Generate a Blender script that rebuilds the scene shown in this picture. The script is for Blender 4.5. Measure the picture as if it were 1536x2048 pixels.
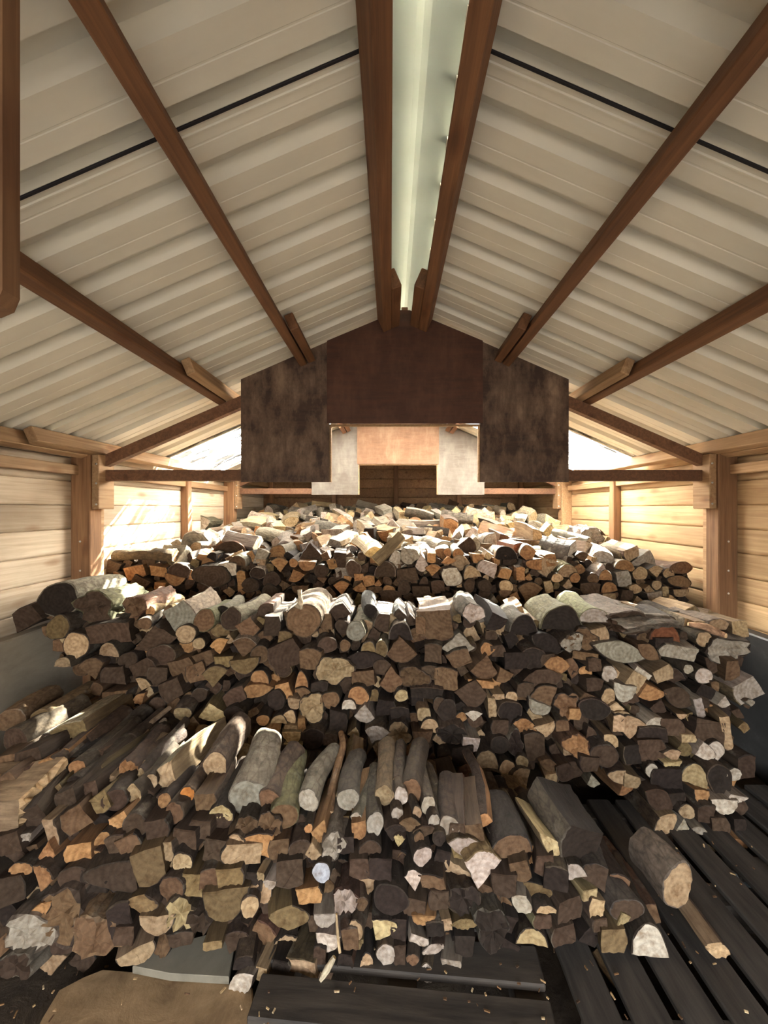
import bpy, math, random
from mathutils import Vector, Matrix
R = random.Random(11)
sc = bpy.context.scene
for o in list(bpy.data.objects):
    bpy.data.objects.remove(o)

# ------------------------------------------------------------------ camera, sky, sun, exposure
F, CX, CY, EYE = 780.0, 781.0, 1018.0, 1.5          # focal length in pixels of a 1536 x 2048 frame
cam = bpy.data.cameras.new('camera')
cam.sensor_fit = 'HORIZONTAL'; cam.sensor_width = 36.0
cam.lens = F / 1536 * 36.0
cam.shift_x = -(CX - 768) / 1536; cam.shift_y = (CY - 1024) / 1536
cam.clip_start = 0.02
co = bpy.data.objects.new('camera', cam); sc.collection.objects.link(co)
co.location = (0, 0, EYE); co.rotation_euler = (math.pi / 2, 0, 0)
sc.camera = co

world = bpy.data.worlds.new('sky'); sc.world = world; world.use_nodes = True
wn = world.node_tree; wn.nodes.clear()
wo = wn.nodes.new('ShaderNodeOutputWorld'); wb = wn.nodes.new('ShaderNodeBackground')
sky = wn.nodes.new('ShaderNodeTexSky'); sky.sky_type = 'NISHITA'; sky.sun_disc = False
sky.sun_elevation = math.radians(45); sky.sun_rotation = math.radians(25)
sky.air_density = 1.0; sky.dust_density = 3.5; sky.ozone_density = 1.0
wb.inputs['Strength'].default_value = 0.5
hs = wn.nodes.new('ShaderNodeHueSaturation'); hs.inputs['Saturation'].default_value = 0.22
wt = wn.nodes.new('ShaderNodeMix'); wt.data_type = 'RGBA'; wt.blend_type = 'MULTIPLY'; wt.inputs[0].default_value = 1.0; wt.inputs[7].default_value = (1.0, .99, .965, 1)
wn.links.new(sky.outputs[0], hs.inputs['Color']); wn.links.new(hs.outputs[0], wt.inputs[6]); wn.links.new(wt.outputs[2], wb.inputs['Color']); wn.links.new(wb.outputs[0], wo.inputs['Surface'])

sl = bpy.data.lights.new('sun', 'SUN'); sl.energy = 84.0; sl.angle = math.radians(0.6); sl.color = (1.0, 0.92, 0.78)
so = bpy.data.objects.new('sun', sl); sc.collection.objects.link(so)
so.rotation_euler = Vector((-0.56, -0.84, -1.0)).to_track_quat('-Z', 'Y').to_euler()
so.location = (3, 8, 8)

sc.view_settings.view_transform = 'Standard'; sc.view_settings.look = 'None'
sc.view_settings.gamma = 1.0; sc.view_settings.use_curve_mapping = False
sc.view_settings.exposure = 2.75

# ------------------------------------------------------------------ helpers
def lin(r, g, b, k=1.0):
    f = lambda c: (c / 255 / 12.92 if c / 255 <= .04045 else ((c / 255 + .055) / 1.055) ** 2.4) * k
    return (f(r), f(g), f(b), 1.0)
def link(o, parent=None):
    sc.collection.objects.link(o)
    if parent: o.parent = parent
    return o
def tag(o, label=None, cat=None, group=None, kind=None):
    if label: o['label'] = label
    if cat: o['category'] = cat
    if group: o['group'] = group
    if kind: o['kind'] = kind
    return o
def empty(name, loc=(0, 0, 0)):
    o = bpy.data.objects.new(name, None); link(o); o.location = loc; o.empty_display_size = .1
    return o
def mesh_obj(name, vs, fs, mats, parent=None, loc=(0, 0, 0), rot=(0, 0, 0), mi=None, smooth=None):
    m = bpy.data.meshes.new(name); m.from_pydata(vs, [], fs)
    for q in (mats if isinstance(mats, (list, tuple)) else [mats]): m.materials.append(q)
    if mi: m.polygons.foreach_set('material_index', mi)
    if smooth is not None:
        m.polygons.foreach_set('use_smooth', [True] * len(fs)); m.set_sharp_from_angle(angle=math.radians(smooth))
    m.update()
    o = bpy.data.objects.new(name, m); link(o, parent); o.location = loc; o.rotation_euler = rot
    return o
def box_geo(x0, x1, y0, y1, z0, z1, b=.004):
    """box with chamfered edges (24 verts)"""
    vs, fs = [], []
    b = min(b, (x1 - x0) * .3, (y1 - y0) * .3, (z1 - z0) * .3)
    X, Y, Z = (x0, x1), (y0, y1), (z0, z1)
    idx = {}
    for i in (0, 1):
        for j in (0, 1):
            for k in (0, 1):
                sx, sy, sz = (1 - 2 * i) * b, (1 - 2 * j) * b, (1 - 2 * k) * b
                for a, v in enumerate(((X[i], Y[j] + sy, Z[k] + sz), (X[i] + sx, Y[j], Z[k] + sz), (X[i] + sx, Y[j] + sy, Z[k]))):
                    idx[i, j, k, a] = len(vs); vs.append(v)
    c = (( x0 + x1) / 2, (y0 + y1) / 2, (z0 + z1) / 2)
    def add(f):
        p = [Vector(vs[q]) for q in f]
        n = (p[1] - p[0]).cross(p[2] - p[0])
        m = sum(p, Vector()) / len(p) - Vector(c)
        fs.append(tuple(f) if n.dot(m) > 0 else tuple(reversed(f)))
    for i in (0, 1):
        add([idx[i, 0, 0, 0], idx[i, 1, 0, 0], idx[i, 1, 1, 0], idx[i, 0, 1, 0]])
        add([idx[0, i, 0, 1], idx[1, i, 0, 1], idx[1, i, 1, 1], idx[0, i, 1, 1]])
        add([idx[0, 0, i, 2], idx[1, 0, i, 2], idx[1, 1, i, 2], idx[0, 1, i, 2]])
        for j in (0, 1):
            add([idx[0, i, j, 1], idx[1, i, j, 1], idx[1, i, j, 2], idx[0, i, j, 2]])
            add([idx[i, 0, j, 0], idx[i, 1, j, 0], idx[i, 1, j, 2], idx[i, 0, j, 2]])
            add([idx[i, j, 0, 0], idx[i, j, 1, 0], idx[i, j, 1, 1], idx[i, j, 0, 1]])
            for k in (0, 1):
                add([idx[i, j, k, 0], idx[i, j, k, 1], idx[i, j, k, 2]])
    return vs, fs
def box(name, x0, x1, y0, y1, z0, z1, mat, parent=None, b=.004):
    """a box mesh whose origin is its own centre bottom, placed in the world"""
    cx, cy = (x0 + x1) / 2, (y0 + y1) / 2
    vs, fs = box_geo(x0 - cx, x1 - cx, y0 - cy, y1 - cy, 0, z1 - z0, b)
    o = mesh_obj(name, vs, fs, mat, parent, (cx, cy, z0))
    return o
def beam(name, p, q, w, d, mat, parent=None, up=(0, 0, 1), b=.004):
    """a bar from p to q, w across, d deep (along 'up')"""
    p, q = Vector(p), Vector(q); L = (q - p).length
    vs, fs = box_geo(-w / 2, w / 2, 0, L, -d / 2, d / 2, b)
    y = (q - p).normalized(); z = Vector(up); z = (z - y * z.dot(y)).normalized(); x = y.cross(z)
    o = mesh_obj(name, vs, fs, mat, parent)
    o.matrix_world = Matrix.Translation(p) @ Matrix((x, y, z)).transposed().to_4x4()
    return o

# ------------------------------------------------------------------ materials
class NT:
    def __init__(s, name):
        s.m = bpy.data.materials.new(name); s.m.use_nodes = True; s.t = s.m.node_tree; s.t.nodes.clear()
        s.out = s.n('OutputMaterial'); s.b = s.n('BsdfPrincipled'); s.l(s.b, 'BSDF', s.out, 'Surface')
    def n(s, kind, **kw):
        nd = s.t.nodes.new('ShaderNode' + kind)
        for k, v in kw.items():
            if hasattr(nd, k): setattr(nd, k, v)
            else: nd.inputs[k].default_value = v
        return nd
    def l(s, a, ao, b, bi): s.t.links.new(a.outputs[ao], b.inputs[bi])
    def ramp(s, src, so, stops):
        r = s.n('ValToRGB'); e = r.color_ramp.elements
        while len(e) < len(stops): e.new(.5)
        for q, (p, c) in zip(e, stops): q.position = p; q.color = c if len(c) == 4 else (*c, 1)
        s.l(src, so, r, 'Fac'); return r
    def mix(s, fac, a, b, mode='MIX'):
        m = s.n('Mix', data_type='RGBA', blend_type=mode)
        for i, v in ((0, fac), (6, a), (7, b)):
            if isinstance(v, tuple) and hasattr(v[0], 'outputs'): s.t.links.new(v[0].outputs[v[1]], m.inputs[i])
            else: m.inputs[i].default_value = v
        return (m, 2)
    def math(s, op, a, b=0.0, c=0.0):
        m = s.n('Math', operation=op)
        for i, v in enumerate((a, b, c)):
            if isinstance(v, tuple): s.t.links.new(v[0].outputs[v[1]], m.inputs[i])
            else: m.inputs[i].default_value = v
        return (m, 0)
    def col(s, v): s.t.links.new(v[0].outputs[v[1]], s.b.inputs['Base Color'])
    def bump(s, v, strength=.4, dist=.01):
        b = s.n('Bump', Strength=strength, Distance=dist)
        s.t.links.new(v[0].outputs[v[1]], b.inputs['Height']); s.l(b, 'Normal', s.b, 'Normal'); return b
    def mapped(s, scale, coord='Object', rnd=True):
        tc = s.n('TexCoord'); mp = s.n('Mapping'); mp.inputs['Scale'].default_value = scale
        s.l(tc, coord, mp, 'Vector')
        if rnd:
            oi = s.n('ObjectInfo'); m = s.n('VectorMath', operation='SCALE'); m.inputs[3].default_value = 37.0
            cx = s.n('CombineXYZ')
            for k in range(3): s.l(oi, 'Random', cx, k)
            s.l(cx, 0, m, 0); s.l(m, 0, mp, 'Location')
        return mp

def timber(name, light, dark, axis=1, knots=True, rough=.75, var=.25, grain=1.0):
    """sawn softwood; 'axis' is the local direction of the grain"""
    k = NT(name)
    sc_ = [55.0, 55.0, 55.0]; sc_[axis] = 2.2
    mp = k.mapped(tuple(sc_)); n1 = k.n('TexNoise', Scale=1.0, Detail=6.0, Roughness=.6, Distortion=.6); k.l(mp, 0, n1, 'Vector')
    r = k.ramp(n1, 0, [(.28, dark), (.72, light)])
    c = (r, 0)
    sc2 = [9.0, 9.0, 9.0]; sc2[axis] = 3.4
    if knots:
        mp2 = k.mapped(tuple(sc2)); v = k.n('TexVoronoi', Scale=1.0); k.l(mp2, 0, v, 'Vector')
        kr = k.ramp(v, 'Distance', [(.05, (.32, .2, .13, 1)), (.15, (.66, .5, .38, 1)), (.26, (1, 1, 1, 1))])
        c = k.mix(.55, c, (kr, 0), 'MULTIPLY')
    mp3 = k.mapped((1.3, 1.3, 1.3)); n3 = k.n('TexNoise', Scale=1.6, Detail=5.0); k.l(mp3, 0, n3, 'Vector')
    st = k.ramp(n3, 0, [(.3, (.62, .57, .52, 1)), (.62, (1.08, 1.08, 1.08, 1))])
    c = k.mix(.6, c, (st, 0), 'MULTIPLY')
    oi = k.n('ObjectInfo'); vr = k.ramp(oi, 'Random', [(0, (1 - var, 1 - var * 1.1, 1 - var * 1.2, 1)), (1, (1 + var, 1 + var, 1 + var, 1))])
    c = k.mix(1.0, c, (vr, 0), 'MULTIPLY')
    k.col(c); k.b.inputs['Roughness'].default_value = rough
    k.bump((n1, 0), .18 * grain, .004)
    return k.m

M = {}
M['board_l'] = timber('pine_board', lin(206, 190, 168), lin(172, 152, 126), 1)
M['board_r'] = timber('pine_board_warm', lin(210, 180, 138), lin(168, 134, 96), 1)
M['board_b'] = timber('pine_board_back', lin(150, 116, 82), lin(108, 78, 52), 0)
M['post'] = timber('stained_post', lin(150, 112, 78), lin(104, 72, 46), 2)
M['purlin'] = timber('stained_purlin', lin(134, 92, 58), lin(92, 60, 38), 1)
M['purlin_pale'] = timber('pale_purlin', lin(178, 146, 110), lin(136, 104, 72), 1)
M['rafter'] = timber('stained_rafter', lin(122, 86, 60), lin(84, 56, 38), 1)

def plywood(name, light, dark, stain):
    k = NT(name)
    mp = k.mapped((3.0, 9.0, 26.0)); n1 = k.n('TexNoise', Scale=1.2, Detail=7.0, Roughness=.65, Distortion=.8); k.l(mp, 0, n1, 'Vector')
    r = k.ramp(n1, 0, [(.3, dark), (.7, light)])
    mp2 = k.mapped((4.2, 4.2, 2.2)); n2 = k.n('TexNoise', Scale=1.6, Detail=8.0, Roughness=.7); k.l(mp2, 0, n2, 'Vector')
    f = k.ramp(n2, 0, [(.42, (0, 0, 0, 1)), (.66, (1, 1, 1, 1))])
    mp3 = k.mapped((30., 30., 3.0)); n3 = k.n('TexNoise', Scale=1.0, Detail=4.0); k.l(mp3, 0, n3, 'Vector')
    f2 = k.mix(1.0, (f, 0), (n3, 0), 'MULTIPLY')
    c = k.mix(f2, (r, 0), stain)
    k.col(c); k.b.inputs['Roughness'].default_value = .7; k.bump((n1, 0), .1, .003)
    return k.m
M['ply_red'] = plywood('red_plywood', lin(78, 42, 24), lin(58, 30, 17), lin(98, 64, 46))
M['ply_brown'] = plywood('brown_plywood', lin(70, 46, 32), lin(46, 29, 20), lin(158, 130, 106))
M['ply_pale'] = plywood('pale_plywood', lin(122, 88, 63), lin(102, 70, 47), lin(142, 115, 90))
M['ply_grey'] = plywood('grey_plywood', lin(106, 97, 88), lin(88, 79, 70), lin(132, 125, 116))

k = NT('painted_sheet_metal')
mp = k.mapped((1.2, 5.0, 1.2), rnd=False); n = k.n('TexNoise', Scale=1.4, Detail=6.0, Roughness=.6); k.l(mp, 0, n, 'Vector')
r = k.ramp(n, 0, [(.3, lin(214, 207, 190)), (.7, lin(227, 221, 205))]); k.col((r, 0))
k.b.inputs['Roughness'].default_value = .42; k.b.inputs['Specular IOR Level'].default_value = .45
mp = k.mapped((2.0, 60.0, 2.0), rnd=False); n2 = k.n('TexNoise', Scale=1.0, Detail=3.0); k.l(mp, 0, n2, 'Vector')
k.bump((n2, 0), .05, .004); M['sheet'] = k.m
k = NT('painted_ridge_metal')
k.b.inputs['Base Color'].default_value = lin(150, 160, 156); k.b.inputs['Roughness'].default_value = .45; M['ridge'] = k.m
k = NT('black_sealing_strip'); k.b.inputs['Base Color'].default_value = lin(26, 22, 26); k.b.inputs['Roughness'].default_value = .8; M['seal'] = k.m

# translucent dirty rooflight
k = NT('clear_corrugated_plastic')
tr = k.n('BsdfTransparent'); tr.inputs['Color'].default_value = (.91, .96, .98, 1)
tl = k.n('BsdfTranslucent'); tl.inputs['Color'].default_value = (.94, .93, .92, 1)
gl = k.n('BsdfGlossy'); gl.inputs['Roughness'].default_value = .15
df = k.n('BsdfDiffuse'); df.inputs['Color'].default_value = lin(72, 60, 46)
m1 = k.n('MixShader', Fac=.42); k.l(tr, 0, m1, 1); k.l(tl, 0, m1, 2)
m2 = k.n('MixShader', Fac=.04); k.l(m1, 0, m2, 1); k.l(gl, 0, m2, 2)
mp = k.mapped((1.6, 6.0, 1.6)); n = k.n('TexNoise', Scale=2.2, Detail=7.0, Roughness=.7); k.l(mp, 0, n, 'Vector')
f = k.ramp(n, 0, [(.46, (0, 0, 0, 1)), (.56, (.9, .9, .9, 1))])
m3 = k.n('MixShader'); k.l(f, 0, m3, 0); k.l(m2, 0, m3, 1); k.l(df, 0, m3, 2)
k.l(m3, 0, k.out, 'Surface'); M['rooflight'] = k.m

def rough_mat(name, stops, scale=(6, 6, 6), rough=.9, bump=.5, dist=.01, spec=.3):
    k = NT(name); mp = k.mapped(scale); n = k.n('TexNoise', Scale=1.0, Detail=8.0, Roughness=.68, Distortion=.3); k.l(mp, 0, n, 'Vector')
    r = k.ramp(n, 0, stops); k.col((r, 0)); k.b.inputs['Roughness'].default_value = rough
    k.b.inputs['Specular IOR Level'].default_value = spec
    k.bump((n, 0), bump, dist); return k.m
M['earth'] = rough_mat('trodden_earth', [(.3, lin(40, 32, 26)), (.7, lin(74, 62, 48))], (9, 9, 9), bump=.8, dist=.02)
M['concrete'] = rough_mat('bounce_apron_grey', [(.3, lin(128, 124, 118)), (.7, lin(150, 146, 140))], (4, 4, 4), bump=.1, dist=.004)  # only for the added apron, grey set for its bounce
M['yard'] = rough_mat('low_bounce_ground', [(.3, lin(28, 27, 26)), (.7, lin(40, 39, 38))], (3, 3, 3), bump=.6, dist=.03)  # unseen outside ground, darkened to keep bounced light off the roof
M['pallet'] = rough_mat('dirty_pallet_board', [(.3, lin(42, 38, 35)), (.72, lin(78, 72, 66))], (30, 3, 30), rough=.7, bump=.3, dist=.004)
M['pallet_x'] = rough_mat('dirty_pallet_plank', [(.3, lin(42, 38, 34)), (.72, lin(80, 72, 64))], (3, 30, 30), rough=.68, bump=.3, dist=.004)
M['slab'] = rough_mat('dusty_slab', [(.28, lin(104, 82, 58)), (.5, lin(140, 115, 84)), (.75, lin(166, 138, 104))], (10, 10, 10), bump=.5, dist=.008)
M['grey_board'] = rough_mat('grey_board', [(.3, lin(106, 100, 86)), (.7, lin(134, 126, 110))], (6, 6, 6), bump=.15, dist=.003)
M['plinth_r'] = rough_mat('tarred_panel', [(.3, lin(52, 51, 50)), (.6, lin(72, 70, 68)), (.8, lin(112, 112, 112))], (5, 3, 5), rough=.55, bump=.25, dist=.004, spec=.5)
M['plinth_l'] = rough_mat('grey_brown_panel', [(.3, lin(126, 114, 98)), (.7, lin(164, 150, 130))], (5, 3, 5), rough=.8, bump=.2, dist=.004)
k = NT('zinc_screw'); k.b.inputs['Base Color'].default_value = (.75, .76, .78, 1); k.b.inputs['Metallic'].default_value = 1.0; k.b.inputs['Roughness'].default_value = .35; M['zinc'] = k.m

# firewood: 'lc' = position along and across the log from its pith, 'tint' = colour of that face
def wood_common(name):
    k = NT(name)
    lc = k.n('Attribute', attribute_name='lc'); ti = k.n('Attribute', attribute_name='tint'); sd = k.n('Attribute', attribute_name='seed')
    cx = k.n('CombineXYZ')
    for q in range(3): k.l(sd, 'Fac', cx, q)
    ad = k.n('VectorMath', operation='ADD'); k.l(lc, 'Vector', ad, 0); k.l(cx, 0, ad, 1)
    return k, lc, ti, ad
def stretch(k, src, so, sc_):
    mp = k.n('Mapping'); mp.inputs['Scale'].default_value = sc_; k.l(src, so, mp, 'Vector'); return mp

k, lc, ti, ad = wood_common('log_end_grain')
n0 = k.n('TexNoise', Scale=14.0, Detail=4.0); k.l(ad, 0, n0, 'Vector')
sep = k.n('SeparateXYZ'); k.l(lc, 'Vector', sep, 0)
rad = k.math('SQRT', k.math('ADD', k.math('MULTIPLY', (sep, 0), (sep, 0)), k.math('MULTIPLY', (sep, 2), (sep, 2))))
rr = k.math('ADD', k.math('MULTIPLY', rad, 330.0), k.math('MULTIPLY', (n0, 0), 9.0))
ring = k.math('SINE', rr)
rg = k.math('MULTIPLY_ADD', ring, .10, .95)
ang = k.math('ARCTAN2', (sep, 0), (sep, 2))
cv = k.n('CombineXYZ'); k.t.links.new(ang[0].outputs[0], cv.inputs[0])
k.l(k.n('Attribute', attribute_name='seed'), 'Fac', cv, 1)
n1 = k.n('TexNoise', Scale=9.0, Detail=3.0); k.l(cv, 0, n1, 'Vector')
crack = k.ramp(n1, 0, [(.27, (.45, .4, .36, 1)), (.33, (1, 1, 1, 1))])
n2 = k.n('TexNoise', Scale=38.0, Detail=7.0, Roughness=.7); k.l(ad, 0, n2, 'Vector')
blot = k.ramp(n2, 0, [(.32, (.55, .47, .40, 1)), (.6, (1.08, 1.08, 1.08, 1))])
c = k.mix(1.0, (ti, 'Color'), (blot, 0), 'MULTIPLY')
c = k.mix(.75, c, (crack, 0), 'MULTIPLY')
cc = k.n('CombineXYZ')
for q in range(3): k.t.links.new(rg[0].outputs[0], cc.inputs[q])
c = k.mix(1.0, c, (cc, 0), 'MULTIPLY')
k.col(c); k.b.inputs['Roughness'].default_value = .85; k.b.inputs['Specular IOR Level'].default_value = .2
k.bump(k.math('ADD', (n2, 0), k.math('MULTIPLY', ring, .08)), .35, .006); M['end'] = k.m

k, lc, ti, ad = wood_common('split_wood_grain')
mp = stretch(k, ad, 0, (60, 5, 60)); n1 = k.n('TexNoise', Scale=1.0, Detail=7.0, Roughness=.65, Distortion=.5); k.l(mp, 0, n1, 'Vector')
r = k.ramp(n1, 0, [(.3, (.45, .40, .36, 1)), (.65, (1.12, 1.1, 1.08, 1))])
n2 = k.n('TexNoise', Scale=7.0, Detail=6.0, Roughness=.7); k.l(ad, 0, n2, 'Vector')
r2 = k.ramp(n2, 0, [(.35, (.55, .5, .46, 1)), (.62, (1.05, 1.05, 1.05, 1))])
c = k.mix(1.0, (ti, 'Color'), (r, 0), 'MULTIPLY'); c = k.mix(.8, c, (r2, 0), 'MULTIPLY')
k.col(c); k.b.inputs['Roughness'].default_value = .8; k.b.inputs['Specular IOR Level'].default_value = .25
k.bump((n1, 0), .5, .008); M['split'] = k.m

k, lc, ti, ad = wood_common('log_bark')
mp = stretch(k, ad, 0, (42, 16, 42)); v = k.n('TexVoronoi', Scale=1.0, feature='DISTANCE_TO_EDGE'); k.l(mp, 0, v, 'Vector')
n1 = k.n('TexNoise', Scale=30.0, Detail=8.0, Roughness=.7); k.l(ad, 0, n1, 'Vector')
n2 = k.n('TexNoise', Scale=9.0, Detail=6.0, Roughness=.65); k.l(ad, 0, n2, 'Vector')
r1 = k.ramp(n1, 0, [(.3, (.42, .40, .38, 1)), (.68, (1.25, 1.22, 1.18, 1))])
rv = k.ramp(v, 0, [(.0, (.55, .52, .5, 1)), (.16, (1, 1, 1, 1))])
c = k.mix(1.0, (ti, 'Color'), (r1, 0), 'MULTIPLY'); c = k.mix(.7, c, (rv, 0), 'MULTIPLY')
f = k.ramp(n2, 0, [(.58, (0, 0, 0, 1)), (.72, (.4, .4, .4, 1))])
c = k.mix((f, 0), c, lin(140, 134, 120))
k.col(c); k.b.inputs['Roughness'].default_value = .88; k.b.inputs['Specular IOR Level'].default_value = .3
hh = k.math('ADD', k.math('MULTIPLY', (v, 0), .6), (n1, 0))
k.bump(hh, .7, .010); M['bark'] = k.m

# ------------------------------------------------------------------ the shed
XL, XR, XC = -1.97, 2.14, 0.09                       # inner faces of the side walls, ridge line
Y0, YB = -1.75, 6.05
D = (0.40, 2.45, 4.65)                               # the three trusses
APEX, SL = EYE + 1.275, 0.435
rz = lambda x: APEX - SL * abs(x - XC)
TH = math.atan(SL)

tag(mesh_obj('ground', [(-30, -30, -.03), (30, -30, -.03), (30, 30, -.03), (-30, 30, -.03)], [(0, 1, 2, 3)], M['yard']),
    'dark tarmac yard around the open shed', 'ground', kind='structure')
vs, fs = [], []
nx, ny = 40, 60
for j in range(ny + 1):
    for i in range(nx + 1):
        vs.append((XL - .1 + (XR - XL + .2) * i / nx, -1.8 + (YB + 1.8) * j / ny, .012 * (R.random() - .5)))
for j in range(ny):
    for i in range(nx):
        a = j * (nx + 1) + i; fs.append((a, a + 1, a + nx + 2, a + nx + 1))
tag(mesh_obj('floor', vs, fs, M['earth'], smooth=60), 'dark trodden earth floor under the wood stacks', 'floor', kind='structure')

o = box('bounce_apron', XL + .09, XR - .1, -2.6, .82, -.02, .02, M['concrete'], b=.01)  # added unseen slab, bounces doorway light up onto the roof sheets
tag(o, 'grey concrete apron just inside the doorway', 'floor', kind='structure')

# boarded walls: one shiplap board per course
PITCH = .147
def shiplap(L, t=.022, h=PITCH):
    """board lying along +Y, inner face towards +X, rounded lower and upper lips"""
    prof = [(-t, -.012), (-.012, -.012), (-.012, .0), (-.006, .003), (-.001, .010), (0, .018), (0, h - .012), (-.003, h - .004), (-.012, h), (-t, h)]
    n = len(prof); vs, fs = [], []
    for s in (0, 1):
        for (x, z) in prof: vs.append((x, L * s, z))
    for i in range(n):
        j = (i + 1) % n; fs.append((i, j, n + j, n + i))
    fs.append(tuple(range(n - 1, -1, -1))); fs.append(tuple(range(n, 2 * n)))
    return vs, fs
def side_wall(name, x, flip, mat, label):
    w = empty(name, (x, Y0, 0)); tag(w, label, 'wall', kind='structure')
    vs, fs = shiplap(YB - Y0 + .02)
    first = None
    for c in range(9):
        z = .643 + c * PITCH
        if first is None:
            o = mesh_obj('board', vs, fs, mat, w, smooth=40); first = o.data
        else:
            o = bpy.data.objects.new('board', first); link(o, w)
        o.location = (0, (YB - Y0) if flip else 0, z); o.rotation_euler = (0, 0, math.pi if flip else 0)
    # backing so that no daylight leaks between courses, and the wall below the lining
    for nm, za, zb in (('backing_sheet', .0, 1.97),):
        vs2, fs2 = box_geo(-.05, -.024, 0, YB - Y0, za, zb, .002)
        b = mesh_obj(nm, vs2, fs2, M['rafter'], w)
        b.location = (0, (YB - Y0) if flip else 0, 0); b.rotation_euler = (0, 0, math.pi if flip else 0)
    return w
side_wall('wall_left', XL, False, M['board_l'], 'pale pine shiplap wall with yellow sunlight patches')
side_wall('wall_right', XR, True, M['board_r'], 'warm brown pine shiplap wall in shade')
w = empty('wall_back', (0, YB, 0)); tag(w, 'dark pine boarded end wall beyond the furthest stack', 'wall', kind='structure')
c = 0
while True:
    z = .79 + c * PITCH
    if z > APEX - .06: break
    xa, xb = XL, XR
    if rz(XL) < z + PITCH * .6:
        hw = (APEX - z) / SL; xa, xb = max(XL, XC - hw), min(XR, XC + hw)
    vs, fs = shiplap(xb - xa)
    o = mesh_obj('board', vs, fs, M['board_b'], w, smooth=40)
    o.location = (xa, 0, z); o.rotation_euler = (0, 0, -math.pi / 2); c += 1
vs = [(XL - .1, .03, 0), (XR + .1, .03, 0), (XR + .1, .03, rz(XR) + .05), (XC, .03, APEX + .07), (XL - .1, .03, rz(XL) + .05)]
mesh_obj('backing_sheet', vs, [(0, 4, 3, 2, 1)], M['rafter'], w)
for i, px in enumerate((544, 669, 792, 917, 1040)):
    X = (px - CX) * YB / F * 1.0
    o = box('stud', X - .035, X + .035, YB - .07, YB - .001, .0, min(rz(X) - .02, 2.3), M['post'])
    tag(o, 'upright stud on the dark end wall, %s from the sunlit side' % ('first', 'second', 'third', 'fourth', 'fifth')[i], 'stud', 'studs of the end wall')

# added unseen blocker behind the viewer, its opening limits the sky light
w = empty('front_light_block', (0, Y0, 0)); tag(w, 'boarded front wall with a wide open doorway', 'wall', kind='structure')
OX0, OX1, OZ = -1.60, 1.80, 1.90
for x0, x1 in ((XL - .05, OX0), (OX1, XR + .05)):
    vs, fs = box_geo(x0, x1, 0, .04, 0, rz(x0 if x0 < 0 else x1) - .02, .004); mesh_obj('side_light_block', vs, fs, M['rafter'], w)
n_ = [(OX0, OZ), (OX0, rz(OX0) - .02), (XC, APEX - .02), (OX1, rz(OX1) - .02), (OX1, OZ)]
vs = [(x, 0, z) for x, z in n_] + [(x, .04, z) for x, z in n_]
mesh_obj('gable_light_block', vs, [(4, 3, 2, 1, 0), (5, 6, 7, 8, 9)] + [(i, (i + 1) % 5, 5 + (i + 1) % 5, 5 + i) for i in range(5)], M['rafter'], w)

# low lining panels along both walls
def lining(name, x0, x1, mat, label, h=.85):
    o = box(name, x0, x1, Y0, YB - .08, 0, h, mat, b=.008); tag(o, label, 'lining panel', kind='structure'); return o
lining('trim_1', XL + .002, XL + .075, M['plinth_l'], 'grey-brown lining panel along the foot of the sunlit wall')
lining('trim_2', XR - .09, XR - .002, M['plinth_r'], 'dark tarred lining panel along the foot of the shaded wall', .79)

# posts with packing blocks and screws
def screw(parent, x, y, z, n=(1, 0, 0)):
    vs, fs = [], []
    for (r, t) in ((.0065, 0), (.0065, .002), (.004, .004)):
        for i in range(8):
            a = i * math.pi / 4; vs.append((r * math.cos(a), r * math.sin(a), t))
    for q in range(2):
        for i in range(8): fs.append((q * 8 + i, q * 8 + (i + 1) % 8, q * 8 + 8 + (i + 1) % 8, q * 8 + 8 + i))
    fs.append(tuple(range(16, 24)))
    o = mesh_obj('screw', vs, fs, M['zinc'])
    o.rotation_euler = Vector(n).to_track_quat('Z', 'Y').to_euler(); o.location = (x, y, z)
    m = o.matrix_basis.copy(); o.parent = parent; o.matrix_parent_inverse = Matrix.Translation(-Vector(parent.location)); return o
def post(side, y, w, d, ztop, label, block=True, mat='post'):
    xw = XL if side < 0 else XR
    p = empty('wall_post', (xw, y, 0))
    tag(p, label, 'post', 'posts of the side walls')
    s = -side
    a, b = (0, s * d); 
    vs, fs = box_geo(min(a, b), max(a, b), 0, w, .02, ztop, .005)
    mesh_obj('shaft', vs, fs, M[mat], p)
    vs, fs = box_geo(min(s * .012, s * (d - .02)), max(s * .012, s * (d - .02)), w + .001, w + .05, .02, ztop - .24, .005)
    mesh_obj('doubling_batten', vs, fs, M['purlin_pale'], p)
    if block:
        a, b = s * (d + .001), s * (d + .045)
        vs, fs = box_geo(min(a, b), max(a, b), .012, w + .05, ztop - .36, ztop - .02, .004)
        bl = mesh_obj('packing_block', vs, fs, M['purlin_pale'], p)
        for zz in (ztop - .33, ztop - .2, ztop - .08):
            screw(p, xw + s * (d + .03), y + .012, zz, (0, -1, 0))
        for zz in (.98, 1.12, 1.30):
            screw(p, xw + s * d * .5, y, zz, (0, -1, 0))
    return p
post(-1, 2.40, .10, .12, rz(XL) - .02, 'brown post with packing block on the sunlit wall under the near truss')
post(1, 2.40, .10, .12, rz(XR) - .02, 'brown post with packing block on the shaded wall under the near truss')
post(-1, 3.66, .07, .07, rz(XL) - .02, 'slim post on the sunlit wall between the two trusses', False)
post(1, 3.62, .07, .07, rz(XR) - .02, 'slim post on the shaded wall between the two trusses', False)
post(-1, 4.60, .10, .12, rz(XL) - .02, 'post on the sunlit wall under the far truss', True)
post(1, 4.60, .10, .12, rz(XR) - .02, 'pale post with block on the shaded wall under the far truss', True, 'purlin_pale')

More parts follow.
